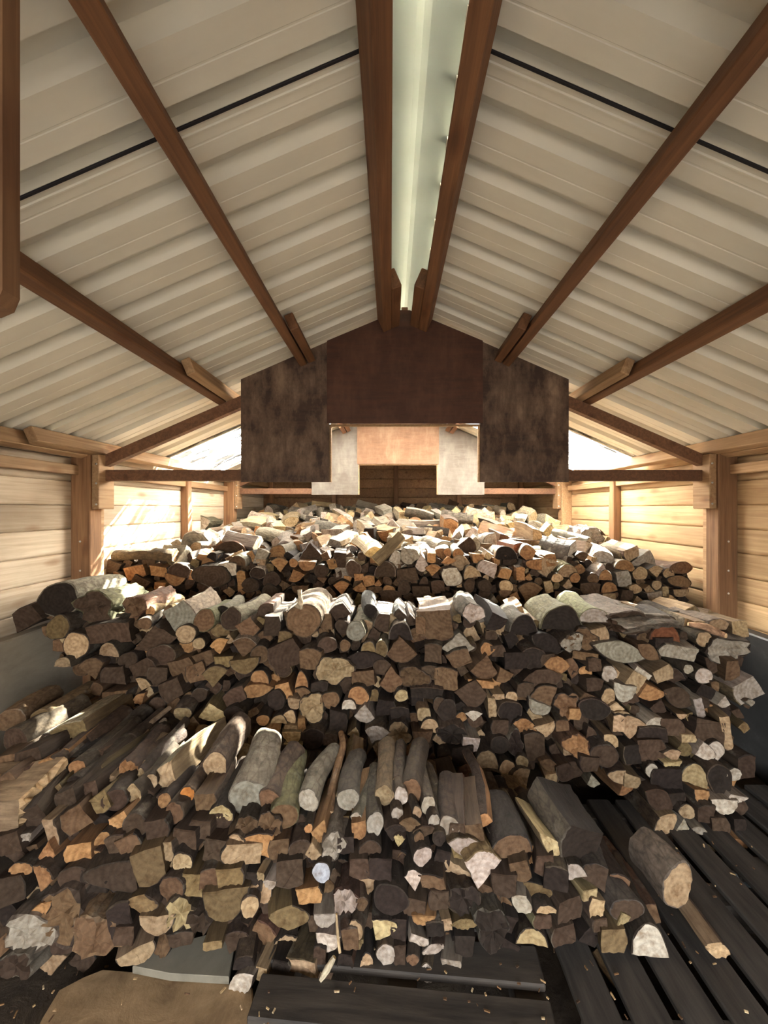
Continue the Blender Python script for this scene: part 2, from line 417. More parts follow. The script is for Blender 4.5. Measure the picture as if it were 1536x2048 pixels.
# roof trusses: rafters, tie, three sheets of plywood with a stepped opening
def prism(name, pts, y0, y1, mat, parent):
    n = len(pts); vs = [(x, y0, z) for x, z in pts] + [(x, y1, z) for x, z in pts]
    fs = [tuple(range(n)), tuple(range(2 * n - 1, n - 1, -1))] + [(i, n + i, n + (i + 1) % n, (i + 1) % n) for i in range(n)]
    return mesh_obj(name, vs, fs, mat, parent)
def truss(y, label, mats, front=False):
    t = empty('roof_truss', (XC, y, EYE)); tag(t, label, 'roof truss', 'roof trusses')
    z = lambda x, d=0: 1.275 - SL * abs(x) - d
    hl, hr = XL - XC, XR - XC
    for s, h in ((-1, hl), (1, hr)):
        xo = h - s * .03
        r = prism('rafter', [(0, z(0, .105)), (xo, z(xo, .105)), (xo, z(xo, .105) - .075), (0, z(0, .18))], .02, .065, M['rafter'], t)
    if front:                                        # two boards hang from its rafters, no sheets
        for s in (-1, 1):
            xi, xo = s * .488, s * .600
            prism('hanging_board', [(xi, .225), (xi, z(xi, .06)), (xo, z(xo, .06)), (xo, .225), (xo - s * .006, .211), (xo - s * .02, .205), (xi + s * .02, .205), (xi + s * .006, .211)], 0, .019, mats[0], t)
        return t
    for a, b in ((hl + .03, -.55), (.55, hr - .03)):
        vs, fs = box_geo(a, b, .02, .065, .178, .248, .004)
        mesh_obj('tie_beam', vs, fs, M['rafter'], t)
    k = .012; xi0, zb = .475, .170
    for s in (-1, 1):
        xi, xo = s * xi0, s * 1.03
        prism('plywood_panel', [(xi, zb), (xi, z(xi, k)), (xo, z(xo, k)), (xo, zb)], 0, .018, mats[1], t)
    xi = .487
    prism('plywood_panel', [(-xi, .535), (-xi, z(xi, k)), (-.03, z(.03, .02)), (.03, z(.03, .02)), (xi, z(xi, k)), (xi, .535)], -.014, -.001, mats[0], t)
    vs, fs = box_geo(-.02, .02, .02, .06, 1.07, 1.28, .003); mesh_obj('king_block', vs, fs, M['rafter'], t)
    for s in (-1, 1):  # pale strips imitate the sunlit edges of the plywood opening
        vs, fs = box_geo(min(s * .462, s * .474), max(s * .462, s * .474), .0, .03, .17, .53, .003); mesh_obj('lit_edge_strip', vs, fs, M['purlin_pale'], t)
    vs, fs = box_geo(-.474, .474, .0, .03, .522, .534, .003); mesh_obj('lit_edge_strip', vs, fs, M['purlin_pale'], t)
    return t
truss(D[1], 'dark brown plywood truss spanning above the middle stack', (M['ply_red'], M['ply_brown']))
truss(D[2], 'pale plywood truss seen through the opening of the dark one', (M['ply_pale'], M['ply_grey']))
truss(D[0], 'nearest truss of which only one hanging brown board shows', (M['post'], M['post']), True)

# purlins in three lapped lengths
names = {-4: 'eaves', -3: 'lower', -2: 'upper', -1: 'ridge', 1: 'ridge', 2: 'upper', 3: 'lower', 4: 'eaves'}
offs = {1: .150, 2: .67, 3: 1.20, 4: 1.93}
bays = (('near', Y0 + .02, 2.52), ('middle', 2.00, 4.72), ('far', 4.30, YB - .03))
for s in (-1, 1):
    for q in (1, 2, 3, 4):
        for bi, (bn, ya, yb) in enumerate(bays):
            off = offs[q] - (.052 if bi == 1 else 0)
            if q == 4: off = (abs(XL - XC) if s < 0 else abs(XR - XC)) - .05 - (.052 if bi == 1 else 0)
            w, d = (.048, .085) if q > 1 else (.055, .10)
            x = XC + s * off
            nrm = Vector((s * math.sin(TH), 0, math.cos(TH)))
            p = Vector((x, ya, rz(x))) - nrm * (d / 2 + .004)
            o = beam('purlin', p, p + Vector((0, yb - ya, 0)), w, d, M['purlin_pale'] if q == 4 or (q == 3 and bi > 0) else M['purlin'], None, nrm)
            tag(o, '%s purlin of the %s bay on the %s roof slope' % (names[s * q], bn, 'sunlit-wall' if s < 0 else 'shaded-wall'), 'purlin', 'roof purlins')
    o = box('wall_plate', (XL + .002) if s < 0 else XR - .05, (XL + .05) if s < 0 else XR - .002, Y0, YB - .08, rz(XL if s < 0 else XR) - .17, rz(XL if s < 0 else XR) - .11, M['purlin_pale'])
    tag(o, 'long pale wall plate on top of the %s wall' % ('sunlit' if s < 0 else 'shaded'), 'wall plate', 'wall plates')

# box-profile roof sheets, ribs running up the slope
def sheet_profile(y0, y1, pitch=.2, h=.040):
    pts = []; n = int(round((y1 - y0) / pitch)); p = (y1 - y0) / n
    for i in range(n):
        b = y0 + i * p
        pts += [(b, 0), (b + .30 * p, 0), (b + .31 * p, .0015), (b + .33 * p, .0015), (b + .34 * p, 0), (b + .58 * p, 0), (b + .68 * p, h), (b + .88 * p, h), (b + .98 * p, 0)]
    pts.append((y1, 0)); return pts
def roof_sheet(name, s, y0, y1, mat, label, cat, lift=0.0, low=None, top=.105):
    hx = (abs(XL - XC) if s < 0 else abs(XR - XC)) + .18
    if low: hx = low
    prof = sheet_profile(y0, y1); vs, fs = [], []
    for t in (0, 1):
        for u in (top, hx):
            for (y, hh) in prof:
                vs.append((s * u, y - y0, -SL * u + (hh + lift + t * .003) / math.cos(TH)))
    n = len(prof)
    for i in range(n - 1):
        fs.append((i, i + 1, n + i + 1, n + i)); fs.append((2 * n + i, 3 * n + i, 3 * n + i + 1, 2 * n + i + 1))
        fs.append((i, 2 * n + i, 2 * n + i + 1, i + 1)); fs.append((n + i, n + i + 1, 3 * n + i + 1, 3 * n + i))
    fs.append((0, n, 3 * n, 2 * n)); fs.append((n - 1, 3 * n - 1, 4 * n - 1, 2 * n - 1))
    o = mesh_obj(name, vs, fs, mat, None, (XC, y0, APEX))
    tag(o, label, cat, kind='structure'); return o
laps = (-1.90, -.93, .05, 1.02, 2.13, 3.25, 4.35, 5.35, 6.25)
bayn = ('first', 'second', 'third', 'fourth', 'fifth', '', 'seventh', 'last')
for s in (-1, 1):
    side = 'sunlit-wall' if s < 0 else 'shaded-wall'
    for i in range(8):
        lf = .004 if i % 2 else 0.0
        if i == 5:
            roof_sheet('rooflight', s, laps[i] - .02, laps[i + 1] + .02, M['rooflight'], 'clear corrugated rooflight on the %s slope' % side, 'rooflight', .008)
        else:
            roof_sheet('roof_sheet', s, laps[i], laps[i + 1] + .03, M['sheet'], '%s cream ribbed metal roof sheet from the open front, %s slope' % (bayn[i], side), 'roof sheet', lf)
    # dark sealing strip at the first lap
    a, b = XC + s * .11, XC + s * 2.02
    o = beam('sealing_strip', (a, laps[3], rz(a) - .002), (b, laps[3], rz(b) - .002), .008, .006, M['seal'], None, (s * SL, 0, 1), .001)
    tag(o, 'black sealing strip across the cream roof sheets, %s slope' % side, 'sealing strip')
for i, (ya, yb) in enumerate(((-1.92, 1.64), (1.602, 3.94), (3.902, 6.27))):
    u, t = .24, .002
    pts = [(-u, -SL * u + .052), (-.02, .047), (0, .052), (.02, .047), (u, -SL * u + .052), (u, -SL * u + .055), (0, .058), (-u, -SL * u + .055)]
    n = len(pts); vs = [(x, 0, z) for x, z in pts] + [(x, yb - ya, z) for x, z in pts]
    fs = [tuple(range(n - 1, -1, -1)), tuple(range(n, 2 * n))] + [(i_, (i_ + 1) % n, n + (i_ + 1) % n, n + i_) for i_ in range(n)]
    o = mesh_obj('ridge_cap', vs, fs, M['ridge'], None, (XC, ya, APEX + .004 * (i % 2)))
    tag(o, 'pale green ridge cap, %s length from the open front' % ('first', 'second', 'third')[i], 'ridge cap', kind='structure')

# ------------------------------------------------------------------ pallets and boards on the floor
def pallet(x0, x1, y0, y1, along, n, bw, label, zt=.125, mat='pallet'):
    p = empty('pallet', ((x0 + x1) / 2, (y0 + y1) / 2, 0)); tag(p, label, 'pallet', 'pallets under the firewood')
    cx, cy = (x0 + x1) / 2, (y0 + y1) / 2
    for i in range(n):
        if along == 'x':
            a = y0 + (y1 - y0 - bw) * i / (n - 1)
            g = box_geo(x0 - cx, x1 - cx, a - cy, a + bw - cy, zt - .022, zt, .004)
        else:
            a = x0 + (x1 - x0 - bw) * i / (n - 1)
            g = box_geo(a - cx, a + bw - cx, y0 - cy, y1 - cy, zt - .022, zt, .004)
        o = mesh_obj('deck_board', g[0], g[1], M['pallet_x' if along == 'x' else 'pallet'], p)
        o.rotation_euler = (0, R.uniform(-.006, .006), R.uniform(-.008, .008))
    for i in range(3):
        if along == 'x':
            a = x0 + (x1 - x0 - .09) * i / 2; g = box_geo(a - cx, a + .09 - cx, y0 - cy, y1 - cy, .005, zt - .023, .004)
        else:
            a = y0 + (y1 - y0 - .09) * i / 2; g = box_geo(x0 - cx, x1 - cx, a - cy, a + .09 - cy, .005, zt - .023, .004)
        mesh_obj('bearer', g[0], g[1], M['pallet_x'], p)
    return p
p = pallet(-.36, .47, 1.02, 1.80, 'x', 6, .105, 'dark dirty pallet at the front centre, its planks lying crosswise')
p.rotation_euler = (0, 0, math.radians(-4.5))
p = pallet(.52, 1.30, .98, 1.85, 'y', 6, .105, 'dirty pallet with planks running away, beside the crosswise pallet')
p = pallet(1.33, 2.02, 1.10, 1.95, 'y', 5, .11, 'dark pallet with planks running away, against the tarred lining panel')
def flat_board(name, poly, z, t, mat, label, cat):
    n = len(poly); cx = sum(p[0] for p in poly) / n; cy = sum(p[1] for p in poly) / n
    vs = [(x - cx, y - cy, 0) for x, y in poly] + [(x - cx, y - cy, t) for x, y in poly]
    m_ = len(vs); vs += [((x - cx) * .985, (y - cy) * .985, t + .003) for x, y in poly]
    fs = [tuple(range(n - 1, -1, -1)), tuple(range(m_, m_ + n))]
    for i in range(n):
        j = (i + 1) % n; fs += [(i, j, n + j, n + i), (n + i, n + j, m_ + j, m_ + i)]
    o = mesh_obj(name, vs, fs, mat, None, (cx, cy, z)); tag(o, label, cat); return o
P2 = lambda px, py, z: ((px - CX) * (EYE - z) / (py - CY), F * (EYE - z) / (py - CY))
o = flat_board('floor_slab', [P2(40, 2130, .06), P2(520, 2130, .06), P2(505, 1980, .06), P2(400, 1966, .06), P2(300, 1952, .06), P2(205, 1944, .06), P2(165, 1960, .06), P2(118, 1985, .06), P2(85, 2040, .06)], .02, .045, M['slab'], 'dusty brown broken slab lying flat at the front', 'slab')
o = flat_board('grey_board', [P2(265, 1940, .08), P2(340, 1955, .08), P2(458, 1962, .08), P2(474, 1880, .08), P2(440, 1870, .08), P2(330, 1900, .08)], .07, .02, M['grey_board'], 'smooth grey board sticking out from under the front stack', 'board')

# ------------------------------------------------------------------ firewood
ENDC = {'o': (206, 154, 104), 'O': (232, 150, 78), 't': (208, 176, 136), 'p': (220, 202, 184), 'y': (222, 196, 144), 'g': (192, 180, 160),
        'l': (146, 122, 84), 'b': (134, 104, 76), 'd': (94, 74, 58), 'k': (62, 50, 42), 'G': (196, 200, 204)}
ENDW = {'o': 'orange-tan', 'O': 'bright orange', 't': 'tan', 'p': 'pale', 'y': 'yellowish', 'g': 'pale grey', 'l': 'olive-brown', 'b': 'brown', 'd': 'dark brown', 'k': 'blackish', 'G': 'silvery'}
BARKC = {'n': (96, 80, 66), 'w': (168, 154, 134), 'm': (136, 130, 96), 'r': (118, 86, 66), 'k': (66, 58, 52), 'g': (128, 116, 102), 't': (154, 128, 96)}

def profile(kind, w, h, ang, rng, n=22):
    """closed outline (x, z, bark?) of a cut end, w by h metres, plus the place of the pith"""
    P = []; pith = (0, 0)
    ph = [rng.uniform(0, 6.28) for _ in range(5)]; am = rng.uniform(.025, .055)
    wob = lambda a: 1 + am * math.sin(2 * a + ph[0]) + am * .8 * math.sin(3 * a + ph[1]) + am * .55 * math.sin(5 * a + ph[2])
    if kind in 'rf':
        k = 2.6 if kind == 'f' else 1.0
        for i in range(n):
            a = 6.2832 * i / n; q = 1 + (wob(a) - 1) * k * 1.3 + (rng.uniform(-.07, .07) if kind == 'f' else rng.uniform(-.012, .012))
            P.append((.5 * q * math.cos(a), .5 * q * math.sin(a), True))
        pith = (rng.uniform(-.08, .08), rng.uniform(-.08, .08))
    elif kind == 'h':
        m = n - 7
        for i in range(m + 1):
            a = math.pi * i / m; q = wob(a); P.append((.5 * q * math.cos(a), -.5 + q * math.sin(a), i < m))
        j = rng.uniform(-.10, .10)
        for i in range(1, 6):
            t = i / 6; P.append((-.5 + t, -.5 + j * math.sin(3.14 * t) + rng.uniform(-.03, .03), False))
        pith = (rng.uniform(-.1, .1), -.5)
    elif kind == 'w':
        ax = rng.uniform(-.18, .18)
        A, B, C_ = (ax, .5), (-.5, -.22 + rng.uniform(-.1, .1)), (.5, -.22 + rng.uniform(-.1, .1))
        for i in range(5):
            t = i / 5; P.append((A[0] + (B[0] - A[0]) * t + rng.uniform(-.02, .02), A[1] + (B[1] - A[1]) * t + rng.uniform(-.02, .02), False))
        m = n - 10
        for i in range(m):
            t = i / m; P.append((B[0] + (C_[0] - B[0]) * t, B[1] + (C_[1] - B[1]) * t - .30 * math.sin(math.pi * t) * wob(t * 3), True))
        for i in range(5):
            t = i / 5; P.append((C_[0] + (A[0] - C_[0]) * t + rng.uniform(-.02, .02), C_[1] + (A[1] - C_[1]) * t + rng.uniform(-.02, .02), False))
        pith = (ax, .5)
    elif kind == 'e':
        m = n // 2
        for i in range(m):
            t = i / m; P.append((-.5 + t, -.5 * math.sin(math.pi * t) ** .8, True))
        for i in range(m):
            t = i / m; P.append((.5 - t, .5 * math.sin(math.pi * t) ** .9 * rng.uniform(.93, 1.05), False))
    else:                                            # q: rough quarter / block, s: thin slab
        cs = [(-.5, -.5), (.5, -.5), (.5, .5), (-.5, .5)]
        j = .17 if kind == 'q' else .10
        cs = [(x + (-1 if x > 0 else 1) * rng.uniform(0, j), z + (-1 if z > 0 else 1) * rng.uniform(0, j)) for x, z in cs]
        bk = rng.randrange(4)
        for c in range(4):
            A, B = cs[c], cs[(c + 1) % 4]; m = max(3, n // 4); bul = .13 if c == bk else rng.uniform(-.03, .03)
            nx_, nz_ = (B[1] - A[1]), -(B[0] - A[0])
            for i in range(m):
                t = i / m; u = bul * math.sin(math.pi * t)
                P.append((A[0] + (B[0] - A[0]) * t + nx_ * u + rng.uniform(-.012, .012), A[1] + (B[1] - A[1]) * t + nz_ * u + rng.uniform(-.012, .012), c == bk))
        pith = (cs[(bk + 2) % 4][0], cs[(bk + 2) % 4][1])
    ca, sa = math.cos(math.radians(ang)), math.sin(math.radians(ang))
    f = lambda x, z: (x * w * ca - z * h * sa, x * w * sa + z * h * ca)
    P = [(*f(x, z), b) for x, z, b in P]; pith = f(*pith)
    ar = sum(P[i][0] * P[(i + 1) % len(P)][1] - P[(i + 1) % len(P)][0] * P[i][1] for i in range(len(P)))
    if ar < 0: P = [(P[-i][0], P[-i][1], P[-i - 1][2]) for i in range(len(P))]
    return P, pith

class Geo:
    def __init__(s): s.v = []; s.f = []; s.lc = []; s.ti = []; s.sd = []; s.mi = []; s.sm = []
    def build(s, name, parent=None, sharp=38):
        m = bpy.data.meshes.new(name); m.from_pydata(s.v, [], s.f)
        for q in (M['bark'], M['split'], M['end']): m.materials.append(q)
        m.polygons.foreach_set('material_index', s.mi); m.polygons.foreach_set('use_smooth', [True] * len(s.f))
        a = m.attributes.new('lc', 'FLOAT_VECTOR', 'POINT'); a.data.foreach_set('vector', [c for v in s.lc for c in v])
        a = m.attributes.new('tint', 'FLOAT_COLOR', 'FACE'); a.data.foreach_set('color', [c for v in s.ti for c in v])
        a = m.attributes.new('seed', 'FLOAT', 'FACE'); a.data.foreach_set('value', s.sd)
        m.set_sharp_from_angle(angle=math.radians(sharp)); m.update()
        o = bpy.data.objects.new(name, m); link(o, parent); return o

def vary(c, rng, a=.10):
    k = 1 + rng.uniform(-a, a); return tuple(min(255, max(0, q * k * (1 + rng.uniform(-a * .12, a * .12)))) for q in c)

def log_geo(kind, w, h, ang, L, endc, barkc, rng, body, end, T=None, n=22, rings=7, roughend=None):
    """adds one log (front end at the origin, lying towards +Y) to the geometry 'body' and its front face to 'end'"""
    P, pith = profile(kind, w, h, ang, rng, n); n = len(P); T = T or Matrix.Identity(4)
    seed = rng.uniform(0, 90); s0 = (w + h) / 2
    ec = lin(*vary(endc, rng, .12), .56); bc = lin(*vary(barkc, rng, .22), .48)
    spc = lin(*vary([e * .80 + 12 for e in endc], rng, .12), .52)
    tap = rng.uniform(-.14, .14); bx, bz = rng.uniform(-.06, .06) * L, rng.uniform(-.04, .04) * L
    nz = .035 if kind != 'f' else .11
    base = len(body.v)
    fl = {(i): rng.uniform(-1, 1) for i in range(n)}
    for r in range(rings + 1):
        t = r / rings
        sc_ = 1 + tap * t + (0 if r == 0 else rng.uniform(-.02, .02))
        ox, oz = bx * math.sin(math.pi * t) + (0), bz * math.sin(math.pi * t)
        for i, (x, z, b) in enumerate(P):
            q = sc_ * (1 + (0 if r == 0 else nz * rng.uniform(-1, 1) + .02 * fl[i] * t))
            v = Vector((x * q + ox, L * t + (rng.uniform(-.004, .004) if r == 0 and kind == 'f' else 0), z * q + oz))
            body.v.append(tuple(T @ v)); body.lc.append((v.x - pith[0], v.y, v.z - pith[1]))
    for r in range(rings):
        for i in range(n):
            j = (i + 1) % n; a = base + r * n
            body.f.append((a + j, a + n + j, a + n + i, a + i))
            bk = P[i][2]; body.mi.append(0 if bk else 1); body.ti.append(bc if bk else spc); body.sd.append(seed)
    body.f.append(tuple(base + rings * n + i for i in range(n))[::-1]); body.mi.append(2); body.ti.append(ec); body.sd.append(seed)
    # front face: outer ring, two inner rings, centre
    am = roughend if roughend is not None else (.012 if kind == 'f' else .0030)
    e0 = len(end.v); cxm = sum(p[0] for p in P) / n; czm = sum(p[1] for p in P) / n
    for q, sc_ in enumerate((1.0, .93, .55)):
        for i, (x, z, b) in enumerate(P):
            y = 0.0 if q == 0 else (-.0025 if q == 1 else 0) + rng.uniform(-am, am)
            v = Vector((cxm + (x - cxm) * sc_, y, czm + (z - czm) * sc_))
            if q == 0: end.v.append(body.v[base + i])
            else: end.v.append(tuple(T @ v))
            end.lc.append((v.x - pith[0], 0.0, v.z - pith[1]))
    v = Vector((cxm, rng.uniform(-am, am), czm)); end.v.append(tuple(T @ v)); end.lc.append((v.x - pith[0], 0.0, v.z - pith[1]))
    ce = len(end.v) - 1; rim = tuple(.62 * q for q in bc[:3]) + (1.0,)
    for q in range(2):
        for i in range(n):
            j = (i + 1) % n; a = e0 + q * n
            end.f.append((a + i, a + j, a + n + j, a + n + i))
            bk = q == 0 and P[i][2]
            end.mi.append(0 if bk else 2); end.ti.append(bc if bk else ec); end.sd.append(seed)
    for i in range(n):
        j = (i + 1) % n; end.f.append((e0 + 2 * n + i, e0 + 2 * n + j, ce)); end.mi.append(2); end.ti.append(ec); end.sd.append(seed)

def interp(tab, v):
    for (a, ya), (b, yb) in zip(tab, tab[1:]):
        if a <= v <= b: return ya + (yb - ya) * (v - a) / (b - a)
    return tab[0][1] if v < tab[0][0] else tab[-1][1]
T1 = [(1380, 1.80), (1430, 1.70), (1480, 1.58), (1530, 1.45), (1590, 1.34), (1650, 1.28), (1750, 1.225), (1850, 1.195), (1950, 1.17), (2048, 1.10)]
def depth(tier, x, y):
    d = y - CY
    if tier == 1: return interp(T1, y)
    if tier == 2: return solve2(d)
    if y < 1112: return min(5.4, 523.4 / (d + 101.4))
    return 2.706 - (y - 1110) * .0009
def solve2(d):                                       # face Y = 1.608 + .42 h of the middle stack
    h = (1170 - d * 1.608) / (780 + .42 * d); return 1.608 + .42 * h

LOGS = {}
LOGS[3] = """226 1131 35 30 w 20 d|234 1155 26 22 w 140 b|268 1145 44 28 q 15 o|276 1165 54 34 w 10 d|317 1143 42 26 q -8 o|357 1145 42 38 r 0 d w|349 1161 42 20 h 165 o
319 1172 26 18 q 0 o|385 1150 22 22 w 30 o|423 1152 75 44 r 0 d|454 1140 46 28 q 5 p w|474 1121 34 22 h 0 b w|390 1092 66 50 f 0 g w|398 1046 40 34 f 0 g m|250 1092 24 34 q 30 b
457 1096 65 26 h 5 d r|466 1072 26 18 w 0 o|483 1160 18 36 s 8 o|500 1171 36 30 r 0 d|515 1147 30 26 r 0 d w|543 1160 34 32 r 0 d|559 1131 34 26 w 180 o w|587 1126 18 18 r 0 o
615 1133 36 18 h 180 o w|624 1106 50 40 w 0 d w|555 1103 36 30 h 0 o w|591 1150 36 24 w 20 o|642 1142 30 26 r 0 d|664 1128 20 22 q 15 o w|680 1120 26 34 q 0 d w|707 1138 30 34 r 0 d w
708 1070 11 16 r 0 p|707 1089 14 13 r 0 o|741 1091 17 17 r 0 o|733 1103 22 16 r 0 o|738 1075 26 38 q 0 k|772 1072 34 24 h 190 o|819 1112 34 36 f 0 p w|717 1154 20 18 q 0 o
739 1163 26 24 q 10 o|756 1167 16 16 w 0 o|719 1175 28 20 w 0 o|750 1180 30 12 s 0 b|778 1178 28 16 h 0 o|770 1138 42 30 h 0 d w|814 1149 50 26 q 3 d|683 1176 32 28 w 180 o
687 1202 36 22 h 190 t|600 1181 34 20 h 180 b|539 1189 34 40 r 0 d|781 1194 50 24 q 0 d|655 1187 30 26 q 40 d|721 1200 40 30 w 15 l|808 1176 24 30 r 0 d|785 1214 40 28 q 0 b
664 1070 46 24 q 0 p w|659 1052 46 16 s 2 t w|602 1065 26 24 w 10 o|844 1123 28 36 w 0 p w|866 1140 32 24 w 180 o|904 1154 40 46 e 60 p r|943 1144 36 24 h 10 t w|975 1136 44 30 q -25 p w
1010 1148 28 24 q -20 o w|1042 1148 18 26 s 0 o|1057 1154 16 14 w 0 o|1066 1129 22 34 h 90 o r|1012 1105 46 26 h 0 k w|957 1116 26 20 q 0 o w|895 1105 16 18 r 0 o|916 1107 22 20 r 0 o w
891 1084 26 22 w 180 o w|863 1116 18 20 q 0 o|897 1120 30 16 w 10 o|1136 1141 38 28 h -5 t m|1114 1156 24 18 r 0 t|1150 1156 22 20 r 0 o|1135 1167 20 18 w 0 t|1012 1174 30 28 r 0 t
1061 1187 50 42 w 180 b|1097 1174 16 26 s 10 t|1123 1194 36 26 q -10 d|1010 1188 26 12 h 180 b|849 1211 26 16 w 180 t|842 1185 36 24 q 0 d|877 1174 30 30 q 0 d|939 1171 22 30 r 0 d
970 1172 26 26 r 0 d|935 1095 34 30 q 40 d w|1059 1087 60 14 s -3 b w|1043 1100 34 26 q 0 r|893 1196 24 24 q 0 k|920 1190 30 20 q 0 d|988 1200 18 18 w 0 g|1246 1157 32 36 q 8 g
1280 1147 28 28 r 0 t|1311 1143 30 24 w 180 t|1337 1147 22 22 r 0 t|1359 1163 46 24 r -8 b|1362 1187 34 15 h 180 t|1313 1170 22 18 r 0 t|1331 1183 18 20 q 0 t|1271 1178 20 28 e 80 t
1301 1183 15 28 s 40 t|1310 1197 34 24 h 185 g|1341 1206 38 30 w 30 t|1275 1201 24 18 w 10 t|1305 1218 26 14 q 0 b|1217 1196 30 20 q 0 t|1217 1173 32 20 h 10 o|1186 1157 22 22 r 0 b
1211 1150 26 20 h 0 o w|1250 1130 40 20 h -10 o w|1264 1106 34 28 q 20 t|1164 1114 26 20 w 180 b|1225 1217 40 26 r 0 d|1184 1075 44 40 f 0 p|1333 1232 32 22 h -20 g|1202 1140 26 26 w 0 p w
1362 1136 50 24 r 0 b r|1180 1178 44 24 q 0 d|1150 1190 36 24 r 0 k|1255 1190 28 22 q 0 d|575 1200 34 26 q 0 d|640 1210 36 26 r 0 d|740 1213 34 24 q 0 d|905 1215 30 20 q 0 b"""
